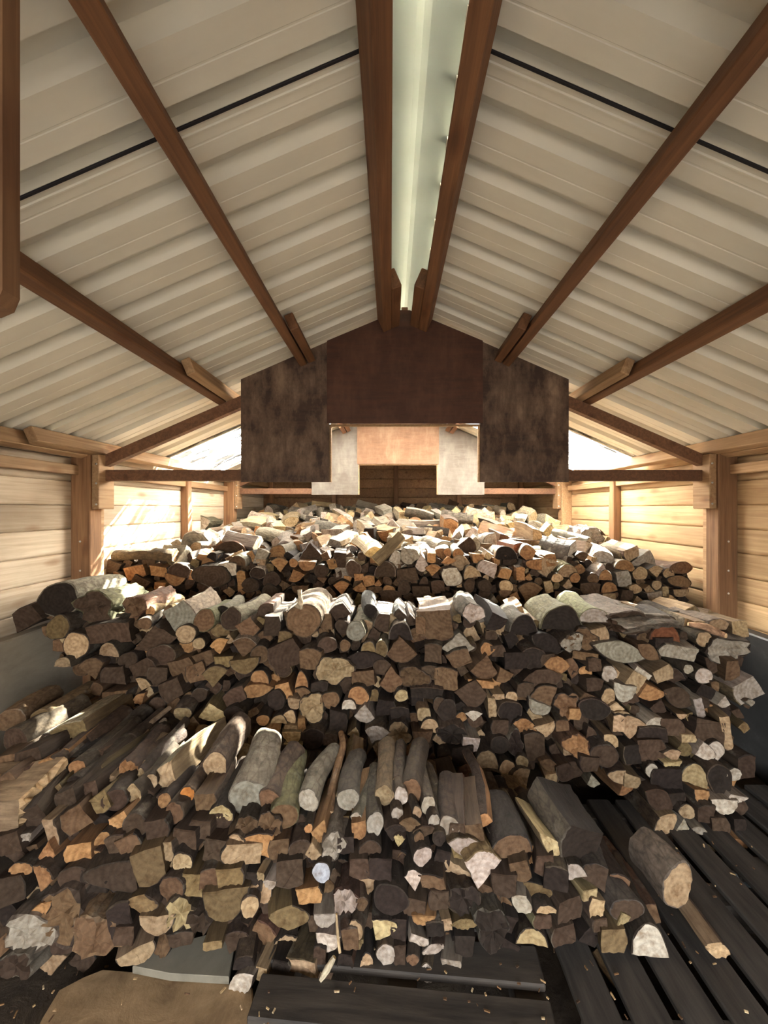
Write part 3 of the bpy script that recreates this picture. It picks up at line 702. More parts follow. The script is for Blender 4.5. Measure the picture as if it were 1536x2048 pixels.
LOGS[2] = """117 1200 84 66 r 0 k w|116 1255 54 44 r 20 l|152 1291 44 56 r 0 t|217 1299 42 28 h 0 t|126 1324 36 18 h 0 t|182 1338 48 40 w 180 b|190 1215 80 58 f 0 d m|270 1212 40 42 f 0 b r|222 1268 96 38 q 4 d
290 1247 28 22 r 0 b|372 1268 38 38 r 0 t|360 1232 52 56 q 30 g w|307 1277 84 44 w 20 d|256 1320 36 30 r 0 d|323 1312 54 44 r 0 d|365 1340 60 52 q 20 b|227 1350 50 40 q 0 d|284 1338 50 40 q 25 d
285 1369 34 22 w 160 t|315 1353 40 40 q 0 d|226 1395 62 40 w 40 b|344 1382 44 44 q 25 d|365 1427 34 28 r 0 y|398 1287 23 23 r 0 t|52 1236 56 44 q 30 d|409 1241 40 46 r -20 b m|463 1238 42 46 r 0 d w
494 1255 40 36 q 30 b|544 1252 36 40 q 0 d|607 1241 70 62 r 0 b t|489 1296 48 38 w 170 b w|520 1309 36 34 r 0 b|569 1275 32 24 q 0 l|440 1291 40 30 w 200 o|458 1278 20 20 w 0 t|406 1320 54 28 q 20 b
445 1323 40 26 q 0 l|489 1333 56 28 h 185 l|432 1353 48 38 w 190 l|393 1346 40 40 q 10 b|522 1353 38 26 h -15 o|510 1382 70 26 e 8 o|567 1383 34 40 q 15 o|603 1364 28 36 h 5 o|607 1389 34 24 w 170 b
588 1409 28 20 h 170 t|625 1416 52 52 f 0 t|620 1320 50 46 q 0 b|573 1310 60 60 q 20 d|669 1340 72 54 f 0 t|729 1356 54 32 q 5 b|717 1391 40 38 r 0 o|698 1408 28 20 h 0 p|729 1427 40 36 w 0 p
690 1291 22 22 r 0 b|737 1301 28 34 r 0 l w|763 1299 24 34 r 0 l w|711 1262 34 40 r 0 g w|726 1320 80 32 e 5 k|552 1400 36 36 r 0 k|427 1424 54 34 w 0 y|526 1440 24 22 r 0 o|558 1438 32 17 h 0 t
580 1432 28 24 h -20 t|583 1456 26 15 q 0 t|584 1476 38 22 h 180 t|604 1451 15 28 s 5 o|544 1469 40 30 e 35 o|586 1494 44 17 q 0 y|505 1480 24 28 w 20 b|466 1469 20 22 r 0 b|487 1485 20 24 w 0 b
431 1458 24 22 q 0 b|755 1472 50 34 w 180 p|757 1497 24 28 w 180 t|708 1469 28 24 w 90 t|674 1446 36 50 q 0 k|625 1477 44 40 r 0 k|716 1490 40 30 q 0 d|802 1262 46 34 h 0 k w|872 1250 70 58 q 5 b r
916 1286 64 40 w 0 g w|947 1226 40 38 f 0 p w|992 1242 46 36 w 20 k w|1049 1249 52 40 h -12 k w|1125 1236 78 50 h -5 k m|804 1302 60 56 w 0 b|841 1252 26 36 q 0 b t|828 1356 58 42 f 0 b|783 1359 46 50 w 0 b
803 1391 28 24 r 0 y|895 1359 54 44 q 0 b|968 1335 54 48 w 0 b|963 1368 54 14 s -4 o|921 1317 50 36 q 20 b|972 1297 28 24 h 40 o|994 1302 30 24 q 0 d|1023 1395 22 26 r 0 t|997 1394 26 12 s 0 t
1114 1331 48 34 e 0 o|1067 1317 46 44 r 0 k|1085 1359 80 38 e 10 d|1090 1400 60 48 w 200 b|1132 1411 48 44 f 0 b|1076 1418 46 24 h 160 g|1007 1348 36 28 w 20 b|1020 1424 52 40 r 0 k|984 1416 16 40 s 5 t
947 1432 36 20 w 180 p|895 1421 34 44 r 0 k|880 1411 26 34 r 0 d|851 1387 70 24 q 0 k|848 1429 30 30 e 45 t|942 1390 50 50 q 40 d|1093 1288 66 40 e -30 k|1145 1286 40 40 f 0 g|1033 1322 50 34 q 0 k
864 1307 44 40 q 0 d|1188 1229 52 28 h 0 p m|1198 1273 36 34 q 15 t|1162 1281 60 48 f 0 b|1240 1304 108 40 e -14 g|1270 1246 96 44 f 0 d g|1330 1266 60 30 h -5 r r|1329 1285 46 20 q 0 k|1297 1304 50 28 e -35 b r
1360 1307 76 28 q -8 g|1407 1278 30 30 r 0 t|1454 1301 86 44 f 0 g|1218 1347 30 30 r 0 p|1286 1346 36 12 s -35 p|1327 1348 40 30 q 20 t|1407 1352 34 30 r 0 p|1270 1366 36 40 q -30 t|1248 1387 44 34 h 170 g
1217 1396 30 38 r 0 t|1305 1385 54 34 w 10 o|1232 1413 34 18 w 0 t|1250 1434 44 20 e -20 t|1399 1416 24 40 q 15 p|1448 1403 26 22 w 0 p|1498 1382 56 44 q 30 p t|1464 1343 28 44 q 0 b t|1500 1406 22 14 w 180 g
1188 1419 58 40 r 0 k|1175 1393 36 16 w 0 b|1357 1395 60 38 e -25 d|1170 1312 54 15 s -6 b r|1149 1429 28 24 q 0 o|1144 1400 24 28 r 0 b|1412 1385 40 26 q -20 k|1376 1338 20 20 r 0 g|1430 1374 18 22 q 0 b
1155 1493 48 48 f 0 o r|1261 1449 44 40 h 45 t|1308 1450 52 26 e 20 p|1237 1449 26 36 q 0 t|1222 1482 36 26 e -40 t|1362 1433 18 10 h 180 t|1342 1454 48 38 q 0 d|1418 1462 66 56 q -12 d g|1453 1466 20 64 s 8 t
1378 1477 30 20 q 0 t|1415 1506 30 34 h -120 p|1433 1498 36 28 h -45 p|1344 1511 40 24 w 180 t|1344 1530 40 13 h 180 y|1304 1542 26 28 r 0 g|1391 1548 54 40 h -20 y|1467 1549 32 28 r 0 p|1264 1563 36 28 q -15 t
1232 1553 26 34 h 90 t|1187 1561 26 22 w 0 g|1402 1594 34 24 h 170 o|1472 1597 48 20 w 10 p|1449 1615 50 28 h 180 p|1373 1623 34 28 r -20 t|1365 1652 28 30 w 0 g|1399 1661 30 14 e -10 g|1331 1649 36 54 e -50 t
1477 1686 36 18 q -10 o|1412 1701 34 28 q -30 t|1464 1709 40 24 q 10 t|1305 1500 58 40 q 0 d|1305 1470 70 34 q 0 k|1209 1511 54 44 r 0 d|1340 1563 60 48 q 0 k|1440 1560 48 58 r 0 k|1495 1535 38 48 q 0 d
1318 1600 56 40 e -30 d|1412 1630 40 36 q 0 d|799 1469 50 44 f 0 t|861 1449 36 24 h -15 t|846 1477 40 26 h 180 b|940 1488 34 30 q -10 p r|974 1519 48 34 h 0 t|972 1576 36 28 w 170 p|1044 1524 24 26 r 0 t
1013 1537 28 36 r -20 t|1044 1556 44 38 w 210 t|1049 1454 46 30 f 0 o|1088 1462 50 24 h 200 t|890 1519 26 20 r 0 b|1098 1530 22 38 e 70 b|1101 1558 24 22 q 0 t|906 1469 58 38 f 0 k|924 1511 48 38 q 0 k
981 1553 44 24 r 0 k|1072 1493 48 56 q 0 d|1031 1487 30 46 f 0 k g|1180 1530 40 36 q 0 d|1130 1545 40 36 e -30 d g|1265 1510 40 40 q 0 k|1125 1452 30 24 q 0 b|1350 1600 40 34 q 0 k|1380 1690 40 36 q 0 k
1440 1650 36 32 q 0 d|1480 1650 30 30 q 0 k|860 1345 36 30 q 0 d|1050 1380 40 30 q 0 d|655 1290 36 32 r 0 d|640 1380 36 34 q 0 k|660 1400 36 34 r 0 b|470 1395 48 34 q 30 d|470 1430 40 34 r 0 k|770 1415 40 36 q 0 k|765 1335 36 30 r 0 d
560 1500 30 24 r 0 k|660 1480 30 24 q 0 d|800 1430 44 28 q 0 k|1000 1455 40 34 q 0 d|1000 1490 36 34 r 0 k|1095 1320 30 26 q 0 d|1190 1370 36 26 q 0 d|1190 1330 30 28 q 0 d"""
LOGS[1] = """96 1535 34 36 q 20 o|131 1511 20 28 q 0 o|156 1535 34 28 r 0 o|153 1566 36 30 r 0 k|140 1475 80 58 q 15 l w|83 1438 40 36 r 0 l t|227 1558 18 14 q 0 t|258 1545 40 46 f 0 o|284 1550 18 26 r 0 t
303 1563 22 28 r 0 t|293 1529 16 20 r 0 t|268 1587 28 40 r 0 t|328 1552 44 44 h 110 t w .34|375 1589 28 28 r 0 O|329 1600 24 26 r 0 o|349 1626 40 38 r 20 b|237 1641 46 22 s 32 o|208 1674 34 20 h 10 o
102 1665 22 54 s 12 t|94 1706 30 40 w 0 o|161 1704 50 40 q 0 o|42 1738 42 26 r 0 o|83 1759 48 44 w 160 o|78 1825 62 24 e 40 o|297 1734 60 76 q 15 l|365 1725 34 42 r 0 t|385 1770 40 50 q 0 l
344 1778 50 50 r 0 b|286 1807 34 56 e 80 l|362 1828 58 50 f 0 y|315 1851 60 36 h 180 t|276 1914 64 30 h 200 t|333 1701 30 40 q 10 t|52 1675 20 18 q 0 p|60 1868 88 66 f 0 g g|124 1830 88 84 f 0 b|193 1872 80 84 f 0 b t
229 1752 60 90 h 80 d|431 1532 46 52 r 0 t n .25|497 1594 68 68 r 0 g w .3|568 1632 50 50 r 0 b m .3|540 1600 42 44 r 0 b n .26|617 1600 40 40 r 0 g g .28|640 1662 32 44 w -10 o|617 1656 16 16 r 0 o|716 1660 28 36 q 0 o
713 1634 22 18 r 0 p g|750 1647 32 46 r 0 g g|696 1598 40 40 r 0 g g .26|768 1590 34 36 r 0 t t .26|472 1684 32 32 r 0 t|514 1686 44 54 h 80 o|445 1623 46 24 h -10 y|411 1602 40 32 q 0 b|484 1709 74 38 q -6 t
495 1647 40 30 f 0 b|541 1652 40 46 f 0 b|627 1701 30 30 w 0 t|666 1692 46 46 f 0 g w .22|796 1565 22 24 r 0 t|824 1581 34 46 r 0 b|802 1591 26 32 r 0 p|776 1589 22 26 r 0 t|794 1627 22 24 r 0 p
834 1624 18 22 r 0 t|856 1609 26 34 r 0 g|869 1643 24 28 r 0 g|899 1652 36 40 r 0 g|821 1649 26 40 e 80 b|838 1675 20 22 r 0 b|845 1712 36 36 r 0 p|878 1676 26 28 r 0 k|848 1662 20 40 e 100 d
791 1665 40 30 w 180 k|799 1682 22 22 w 180 y|912 1660 30 30 q 0 d r|945 1668 40 36 q 10 b r|929 1700 70 44 w 170 p t|1020 1690 80 38 h 10 b k .2|1110 1700 86 26 e -48 y t .18|1165 1690 84 72 q -20 k g .2|1191 1757 54 50 w 200 d g
965 1742 70 64 w 175 p t|1044 1808 32 40 e 60 g g|1093 1818 40 18 h 0 t|1065 1874 58 28 h 0 y|984 1856 70 62 f 0 k g|974 1950 40 20 q 0 o|901 1928 40 20 q 0 g g|854 1945 26 36 r 0 p|847 1841 44 18 h 180 o
837 1880 38 15 s -22 p|867 1898 18 44 e 115 p|772 1856 38 44 h -80 y|772 1908 34 38 r 0 p|781 1799 60 56 r 0 k|927 1799 54 50 f 0 k|825 1918 24 20 r 0 b|830 1760 32 36 w 200 p|864 1765 50 30 q 5 b
894 1848 22 26 q 0 t|929 1848 50 20 e 0 l|449 1812 80 56 h 180 l|500 1812 34 38 r 0 t|427 1890 40 16 q 0 l|482 1968 62 34 e 38 p|523 1950 26 32 q 0 t|487 1925 40 26 q 0 k|604 1936 62 26 q 0 t t|562 1932 34 20 q 0 k g
580 1835 44 72 e 80 l|620 1791 52 32 q 10 o|643 1744 34 36 r 0 G|651 1841 42 22 h 180 p|690 1800 44 50 f 0 p r|656 1888 44 34 h 180 p|712 1859 28 38 r 0 t|724 1807 22 26 r 0 b|733 1928 26 42 r 0 t k|521 1752 16 14 q 0 t
540 1769 26 14 h 180 p|1355 1770 62 78 r -20 t g .15|1297 1880 64 52 h 5 p|1180 1789 34 22 q -5 y|1196 1820 30 36 q -10 t|1245 1838 30 20 w 30 y|1253 1820 60 40 r 0 d g|1227 1882 44 48 q 0 l|1436 1900 30 48 e 70 t
1150 1748 40 30 w 150 p|1010 1770 50 44 q 0 d|1110 1760 50 46 q 0 k|1140 1820 50 44 q 0 d|1085 1845 40 30 q 0 d m|1130 1870 50 40 q 0 d|760 1740 50 44 q 0 k|720 1735 40 40 q 0 d|580 1745 50 50 q 0 d|600 1700 40 40 r 0 d
560 1700 40 40 q 0 b|690 1690 36 30 q 0 k|740 1700 40 34 r 0 d|880 1800 40 36 q 0 d|830 1815 40 36 q 0 d|700 1880 34 40 q 0 b r|800 1860 30 40 q 0 k|870 1860 34 30 q 0 k|420 1760 50 50 q 0 b|460 1760 50 50 q 0 l
400 1660 44 36 q 0 d|370 1680 44 40 q 0 d|310 1660 44 36 q 10 d|270 1650 44 40 r 0 d|230 1690 40 36 q 20 d|260 1690 40 40 q 30 b|150 1640 50 44 q 30 b|60 1640 60 44 q 30 d|20 1690 50 44 q 20 d|20 1780 60 60 q 10 d
150 1760 60 50 r 20 d|190 1760 50 50 q 0 k|130 1600 44 40 q 20 d|200 1605 40 36 q 30 l|180 1580 40 30 q 20 d|30 1480 60 44 r 30 d|60 1520 50 40 q 20 d|20 1440 50 36 r 30 b t|230 1600 44 40 r 0 d|240 1840 50 60 q 10 k|400 1845 36 40 f 0 d
360 1880 50 24 q 0 d|250 1870 40 40 q 0 d|30 1930 60 50 f 0 d g|430 1700 50 44 q 0 d|1090 1730 40 40 q 0 d|1040 1740 44 40 q 10 b|1200 1850 36 30 q 0 d|640 1910 30 36 q 0 d|690 1925 34 30 q 0 k r|800 1910 30 40 q 0 d|930 1890 40 40 q 0 k"""

PLACED = []   # (tier, px, py, rx, ry)
ALL = []
KEY = {}
KINDN = {'r': 'round_log', 'f': 'rough_log', 'h': 'half_log', 'w': 'split_wedge', 'q': 'quarter_log', 's': 'wood_slab', 'e': 'wood_slab'}
SHAPEW = {'r': 'round log', 'f': 'rough knotty log', 'h': 'half-round split log', 'w': 'wedge-shaped split log', 'q': 'quarter-split log', 's': 'thin split slab', 'e': 'pointed oval split slab'}
def to_world(px, py, Y): return Vector(((px - CX) * Y / F, Y, EYE - (py - CY) * Y / F))
def add_log(tier, px, py, wpx, hpx, kind, ang, ecode, bcode='n', dY=0.0, L=None, digit=True):
    rng = random.Random(int(px * 7919 + py * 104729 + tier))
    Y = depth(tier, px, py) + dY; s = Y / F
    gk = {1: 1.13, 2: 1.07, 3: 1.03}[tier] if digit else 1.0
    w, h = wpx * s * gk, hpx * s * gk
    p = to_world(px, py, Y)
    L = L or {1: rng.uniform(.22, .31), 2: rng.uniform(.28, .38), 3: rng.uniform(.26, .36)}[tier]
    body, end = Geo(), Geo()
    big = max(wpx, hpx)
    log_geo(kind, w, h, ang, L, ENDC.get(ecode, ENDC['b']) if ecode != 'r' else (150, 92, 62), BARKC[bcode], rng, body, end, n=26 if big > 40 else 20, rings=8 if big > 40 else 5)
    name = KINDN[kind]
    o = body.build(name); e = end.build('cut_end', o)
    o.location = p; yw = .2 if tier == 1 else .13
    o.rotation_euler = (rng.uniform(-.09, .07), 0, rng.uniform(-yw, yw))
    e['label'] = '%s sawn end' % (ENDW.get(ecode, 'reddish'))
    PLACED.append((tier, px, py, wpx / 2, hpx / 2))
    ALL.append((o, tier, p, ecode, kind, bcode, wpx * hpx)); KEY[o.name] = (tier, int(px), int(py))
    return o
for tier in (3, 2, 1):
    for item in LOGS[tier].replace('\n', '|').split('|'):
        a = item.split()
        add_log(tier, float(a[0]), float(a[1]), float(a[2]), float(a[3]), a[4], float(a[5]), a[6], a[7] if len(a) > 7 else 'n', L=float(a[8]) if len(a) > 8 else None)

# --- filling logs between the ones above: same stacks, a little further in, weathered dark ends
def inside(poly, x, y):
    c = False; j = len(poly) - 1
    for i in range(len(poly)):
        xi, yi = poly[i]; xj, yj = poly[j]
        if (yi > y) != (yj > y) and x < (xj - xi) * (y - yi) / (yj - yi) + xi: c = not c
        j = i
    return c
FACE = {3: [(205, 1140), (260, 1125), (400, 1115), (1000, 1110), (1230, 1125), (1385, 1150), (1385, 1215), (1250, 1240), (900, 1235), (560, 1235), (300, 1215), (215, 1180)],
        2: [(70, 1245), (100, 1215), (350, 1225), (600, 1225), (860, 1230), (1180, 1240), (1400, 1265), (1500, 1310), (1520, 1400), (1500, 1540), (1500, 1700), (1360, 1700), (1300, 1600), (1180, 1565), (960, 1590), (840, 1530), (620, 1510), (420, 1500), (330, 1440), (200, 1400), (95, 1330)],
        1: [(0, 1450), (90, 1440), (180, 1520), (300, 1570), (420, 1610), (700, 1625), (900, 1650), (1100, 1680), (1230, 1740), (1310, 1830), (1260, 1890), (1060, 1890), (980, 1935), (480, 1950), (420, 1890), (250, 1920), (110, 1930), (0, 1920)]}
fill_stuff = {1: (Geo(), Geo()), 2: (Geo(), Geo()), 3: (Geo(), Geo())}
def stuff_log(tier, px, py, wpx, hpx, kind, ang, ecode, dY, rng, L=None):
    Y = depth(tier, px, py) + dY; p = to_world(px, py, depth(tier, px, py)); p.y = Y
    s = depth(tier, px, py) / F
    T = Matrix.Translation(p) @ Matrix.Rotation(rng.uniform(-.1, .1), 4, 'Z') @ Matrix.Rotation(rng.uniform(-.05, .05), 4, 'X')
    b, e = fill_stuff[tier]
    log_geo(kind, wpx * s, hpx * s, ang, L or rng.uniform(.26, .34), ENDC[ecode], BARKC[rng.choice('nnkrgt')], rng, b, e, T, n=16, rings=3)
nfill = 0
for tier in (1, 2, 3):
    poly = FACE[tier]; xs = [p[0] for p in poly]; ys = [p[1] for p in poly]
    rng = random.Random(tier * 17)
    for t in range(5200):
        x, y = rng.uniform(min(xs), max(xs)), rng.uniform(min(ys), max(ys))
        if not inside(poly, x, y): continue
        base = {1: 46, 2: 36, 3: 24}[tier] * (1.0 if t < 1500 else .8 if t < 3400 else .62)
        w = base * rng.uniform(.8, 1.25); h = base * rng.uniform(.7, 1.1)
        ok = True
        for (tt, qx, qy, rx, ry) in PLACED:
            if tt != tier: continue
            dx, dy = (x - qx) / (rx + w / 2), (y - qy) / (ry + h / 2)
            if dx * dx + dy * dy < .60: ok = False; break
        if not ok: continue
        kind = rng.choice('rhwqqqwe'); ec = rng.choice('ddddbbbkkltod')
        PLACED.append((tier, x, y, w / 2, h / 2)); nfill += 1
        if t < 1500 and nfill < 80: PLACED.pop(); add_log(tier, x, y, w, h, kind, rng.uniform(0, 360), ec, rng.choice('nnkrg'), dY=rng.uniform(.02, .07))
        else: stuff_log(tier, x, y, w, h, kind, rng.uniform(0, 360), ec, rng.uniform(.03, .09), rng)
    # two inner layers so that the gaps show more wood, not daylight
    for layer, dY in ((0, .13), (1, .24)):
        step = {1: 40, 2: 36, 3: 26}[tier]
        yy = min(ys)
        row = 0
        while yy < max(ys):
            xx = min(xs) + (step / 2 if row % 2 else 0)
            while xx < max(xs):
                x, y = xx + rng.uniform(-6, 6), yy + rng.uniform(-5, 5)
                if inside(poly, x, y) and inside(poly, x, y - {1: 75, 2: 45, 3: 16}[tier]):
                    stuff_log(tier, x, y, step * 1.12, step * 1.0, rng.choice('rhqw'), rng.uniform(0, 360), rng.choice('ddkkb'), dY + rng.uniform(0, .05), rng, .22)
                xx += step
            yy += step * .85; row += 1

# --- the upper surface of the furthest stack: rows of logs behind one another, rising to the end wall
rng = random.Random(5)
top_stuff = (Geo(), Geo()); nrow = 0
rowY = [2.80, 3.02, 3.26, 3.52, 3.80, 4.10, 4.42, 4.76, 5.12, 5.48]
for ri, Yr in enumerate(rowY):
    X = XL + .24
    while X < XR - .2:
        w = rng.uniform(.09, .185); h = w * rng.uniform(.55, .95)
        ht = 1.18 + .13 * (Yr - 2.7) + rng.uniform(-.035, .045) - h * .35
        edge = min(X - XL, XR - X)
        if edge < .5: ht -= (.5 - edge) * .25
        kind = rng.choice('rhhwwwqqqe'); ec = rng.choice('ttpppgoybt'); bc = rng.choice('wwwnggt')
        Yp = Yr + rng.uniform(-.09, .09); ang = rng.uniform(0, 360)
        L = rng.uniform(.26, .34)
        rot = (rng.uniform(-.16, .22), rng.uniform(-.1, .1), rng.uniform(-.5, .5) if rng.random() < .8 else rng.uniform(.8, 1.5))
        if edge < .45: rot = (rot[0] * .3, 0, rot[2] * .15)
        if ri < 7:
            body, end = Geo(), Geo()
            log_geo(kind, w, h, ang, L, ENDC[ec], BARKC[bc], rng, body, end, n=18, rings=5)
            o = body.build(KINDN[kind]); e = end.build('cut_end', o); o.location = (X, Yp, ht); o.rotation_euler = rot
            e['label'] = '%s sawn end' % ENDW[ec]
            ALL.append((o, 4 + ri, Vector((X, Yp, ht)), ec, kind, bc, w * h * (F / Yp) ** 2))
        else:
            T = Matrix.Translation((X, Yp, ht)) @ Matrix.Rotation(rot[2], 4, 'Z') @ Matrix.Rotation(rot[0], 4, 'X')
            log_geo(kind, w, h, ang, L, ENDC[ec], BARKC[bc], rng, top_stuff[0], top_stuff[1], T, n=14, rings=3)
        X += w * rng.uniform(.95, 1.3)
    X = XL + .2                                      # the layer these rest on
    while X < XR - .15:
        w = rng.uniform(.11, .15); ht = 1.18 + .13 * (Yr - 2.7) - .11 - max(0, .5 - min(X - XL, XR - X)) * .25
        T = Matrix.Translation((X, Yr, ht)) @ Matrix.Rotation(rng.uniform(-.1, .1), 4, 'Z')
        log_geo(rng.choice('rhq'), w, w * .95, rng.uniform(0, 360), .3, ENDC[rng.choice('bdt')], BARKC[rng.choice('nngw')], rng, top_stuff[0], top_stuff[1], T, n=14, rings=3)
        X += w * .92
# upper surface of the middle stack, behind its first row
for Yr in (2.08, 2.26):
    X = XL + .2
    while X < XR - .25:
        w = rng.uniform(.10, .15)
        T = Matrix.Translation((X, Yr, .87 + rng.uniform(-.05, .02))) @ Matrix.Rotation(rng.uniform(-.2, .2), 4, 'Z')
        log_geo(rng.choice('rhq'), w, w * .8, rng.uniform(0, 360), .26, ENDC[rng.choice('bdt')], BARKC[rng.choice('nngw')], rng, *fill_stuff[2], T, n=16, rings=4)
        X += w * .98
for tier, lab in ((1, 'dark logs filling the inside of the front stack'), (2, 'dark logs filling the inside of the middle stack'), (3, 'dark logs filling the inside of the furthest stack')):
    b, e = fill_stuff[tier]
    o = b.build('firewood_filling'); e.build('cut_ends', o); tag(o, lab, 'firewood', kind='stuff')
b, e = top_stuff
o = b.build('firewood_filling'); e.build('cut_ends', o); tag(o, 'distant small logs heaped before the dark end wall', 'firewood', kind='stuff')

# ------------------------------------------------------------------ branches, sticks and splinters
def tube(name, pts, rad, barkc, endc, seed, label, cat='branch', n=10, twigs=()):
    rng = random.Random(seed); g, e = Geo(), Geo(); sd = rng.uniform(0, 90)
    P = [Vector(p) for p in pts]; org = P[0].copy()
    def run(P, rads, g, e):
        Q, Rr = [], []
        for a in range(len(P) - 1):
            for t in range(4):
                u = t / 4; p0 = P[max(a - 1, 0)]; p1 = P[a]; p2 = P[a + 1]; p3 = P[min(a + 2, len(P) - 1)]
                Q.append(.5 * ((2 * p1) + (p2 - p0) * u + (2 * p0 - 5 * p1 + 4 * p2 - p3) * u * u + (3 * p1 - p0 - 3 * p2 + p3) * u ** 3))
                Rr.append(rads[a] + (rads[a + 1] - rads[a]) * u)
        Q.append(P[-1]); Rr.append(rads[-1]); b0 = len(g.v); ln = 0
        for i, c in enumerate(Q):
            d = (Q[min(i + 1, len(Q) - 1)] - Q[max(i - 1, 0)]).normalized()
            u = d.cross(Vector((.3, .1, 1))).normalized(); v = d.cross(u)
            if i: ln += (Q[i] - Q[i - 1]).length
            for k_ in range(n):
                an = 6.2832 * k_ / n; r = Rr[i] * (1 + rng.uniform(-.08, .08))
                o_ = u * math.cos(an) * r + v * math.sin(an) * r
                g.v.append(tuple(c + o_ - org)); g.lc.append((math.cos(an) * r, ln, math.sin(an) * r))
        bc = lin(*barkc)
        for i in range(len(Q) - 1):
            for k_ in range(n):
                j = (k_ + 1) % n; a = b0 + i * n
                g.f.append((a + k_, a + j, a + n + j, a + n + k_)); g.mi.append(0); g.ti.append(bc); g.sd.append(sd)
        for ring, rev in ((0, True), (len(Q) - 1, False)):
            f0 = len(e.v)
            for k_ in range(n):
                e.v.append(g.v[b0 + ring * n + k_]); q = g.lc[b0 + ring * n + k_]; e.lc.append((q[0], 0, q[2]))
            f = tuple(range(f0, f0 + n)); e.f.append(f[::-1] if rev else f); e.mi.append(2); e.ti.append(lin(*endc)); e.sd.append(sd)
    rads = rad if isinstance(rad, (list, tuple)) else [rad] * len(P)
    run(P, rads, g, e)
    for (tp, tr_) in twigs: run([Vector(p) for p in tp], tr_, g, e)
    o = g.build(name); ee = e.build('cut_end', o); o.location = org
    return tag(o, label, cat, 'loose branches and sticks')
W = to_world
tube('branch', [W(661, 1628, 1.34), W(664, 1580, 1.42), W(676, 1530, 1.52), W(686, 1490, 1.62), W(682, 1466, 1.72)], [.014, .015, .015, .014, .012], (132, 102, 74), ENDC['t'], 1, 'long curved bare branch leaning up the middle of the front stack')
tube('branch', [W(150, 1441, 1.70), W(175, 1436, 1.73), W(205, 1440, 1.75), W(238, 1430, 1.80)], [.016, .020, .018, .014], (176, 158, 132), ENDC['p'], 2, 'short bleached crooked branch on top of the front stack near the sunlit wall')
tube('stick', [W(193, 1486, 1.60), W(242, 1443, 1.78), W(290, 1400, 1.98)], [.018, .017, .014], (170, 150, 126), ENDC['p'], 3, 'short pale squared stick beside the bleached crooked branch')
tube('stick', [W(150, 1600, 1.40), W(230, 1535, 1.52), W(330, 1440, 1.80)], [.015, .017, .012], (178, 166, 152), ENDC['p'], 4, 'longest silvery bleached stick slanting across the front stack')
tube('stick', [W(190, 1545, 1.50), W(260, 1480, 1.66), W(340, 1415, 1.84)], [.012, .013, .010], (132, 112, 92), ENDC['t'], 5, 'thin brown stick just above the longest bleached stick')
tube('stick', [W(270, 1515, 1.56), W(330, 1455, 1.74)], [.014, .012], (140, 122, 98), ENDC['t'], 6, 'short brown stick between bleached sticks and pale-barked log')
tube('branch', [W(1376, 1248, 2.03), W(1412, 1255, 2.0), W(1440, 1268, 1.97), W(1452, 1272, 1.95)], [.010, .022, .018, .014], (168, 132, 104), ENDC['t'], 7, 'pale knobbly branch lying on the middle stack beside the tarred panel')
tube('branch', [W(598, 1214, 2.00), W(601, 1205, 2.0), W(600, 1192, 2.0), W(599, 1180, 2.01)], [.030, .014, .010, .013], (196, 178, 150), ENDC['p'], 8, 'stubby upright twig growing from a round log on the middle stack')
tube('stick', [W(1294, 2046, 1.12), W(1262, 1960, 1.18), W(1242, 1900, 1.24)], [.016, .016, .015], (142, 118, 92), ENDC['t'], 9, 'brown pole lying on the pallet beside a pale half-round log')
tube('stick', [W(1236, 1968, 1.19), W(1212, 1935, 1.22), W(1190, 1900, 1.25)], [.014, .016, .012], (138, 112, 80), ENDC['t'], 10, 'short split stick beside the brown pole on the pallet')
tube('stick', [W(1428, 1745, 1.52), W(1475, 1758, 1.50), W(1530, 1766, 1.48)], [.020, .021, .018], (112, 122, 124), ENDC['g'], 11, 'grey weathered rail lying across the pallet by the tarred panel')
tube('stick', [W(680, 1906, 1.16), W(675, 1865, 1.18), W(673, 1828, 1.19)], [.004, .0045, .003], (196, 170, 132), ENDC['y'], 12, 'very thin pale twig standing against the front stack')
tube('splinter', [W(640, 1962, 1.135), W(655, 1938, 1.15), W(669, 1914, 1.16)], [.005, .010, .006], (206, 192, 164), ENDC['y'], 13, 'pale splinter lying on the edge of the crosswise pallet', 'splinter')
tube('splinter', [W(634, 1972, 1.13), W(643, 1984, 1.125)], [.003, .003], (226, 206, 150), ENDC['y'], 14, 'tiny yellow splinter on the crosswise pallet', 'splinter')
# splintered big split log at the edge and a log lying along the furthest stack
def lying(name, a, b, kind, w, h, ang, ec, bc, label, cat, rough=None):
    rng = random.Random(label); A, B = Vector(a), Vector(b); d = (B - A)
    g, e = Geo(), Geo(); log_geo(kind, w, h, ang, d.length, ENDC[ec], BARKC[bc], rng, g, e, n=28, rings=9, roughend=rough)
    o = g.build(name); ee = e.build('cut_end', o)
    y = d.normalized(); x = y.cross(Vector((0, 0, 1))).normalized(); z = x.cross(y)
    o.matrix_world = Matrix.Translation(A) @ Matrix((x, y, z)).transposed().to_4x4()
    ee['label'] = '%s broken end' % ENDW[ec]
    return tag(o, label, cat)
lying('split_log', W(88, 1590, 1.36), W(-190, 1600, 1.46), 'q', .20, .15, 8, 't', 't', 'large tan split log with a splintered end at the sunlit edge', 'firewood log', .02)
lying('round_log', W(352, 1112, 2.72), W(232, 1112, 2.75), 'r', .10, .09, 0, 't', 't', 'long bark-covered log lying sideways on the furthest stack by the sunlit wall', 'firewood log')
o = lying('split_log', W(752, 1124, 2.66), W(804, 1072, 2.70), 'q', .15, .08, 20, 'y', 't', 'tall yellow split wedge standing on the furthest stack', 'firewood log')
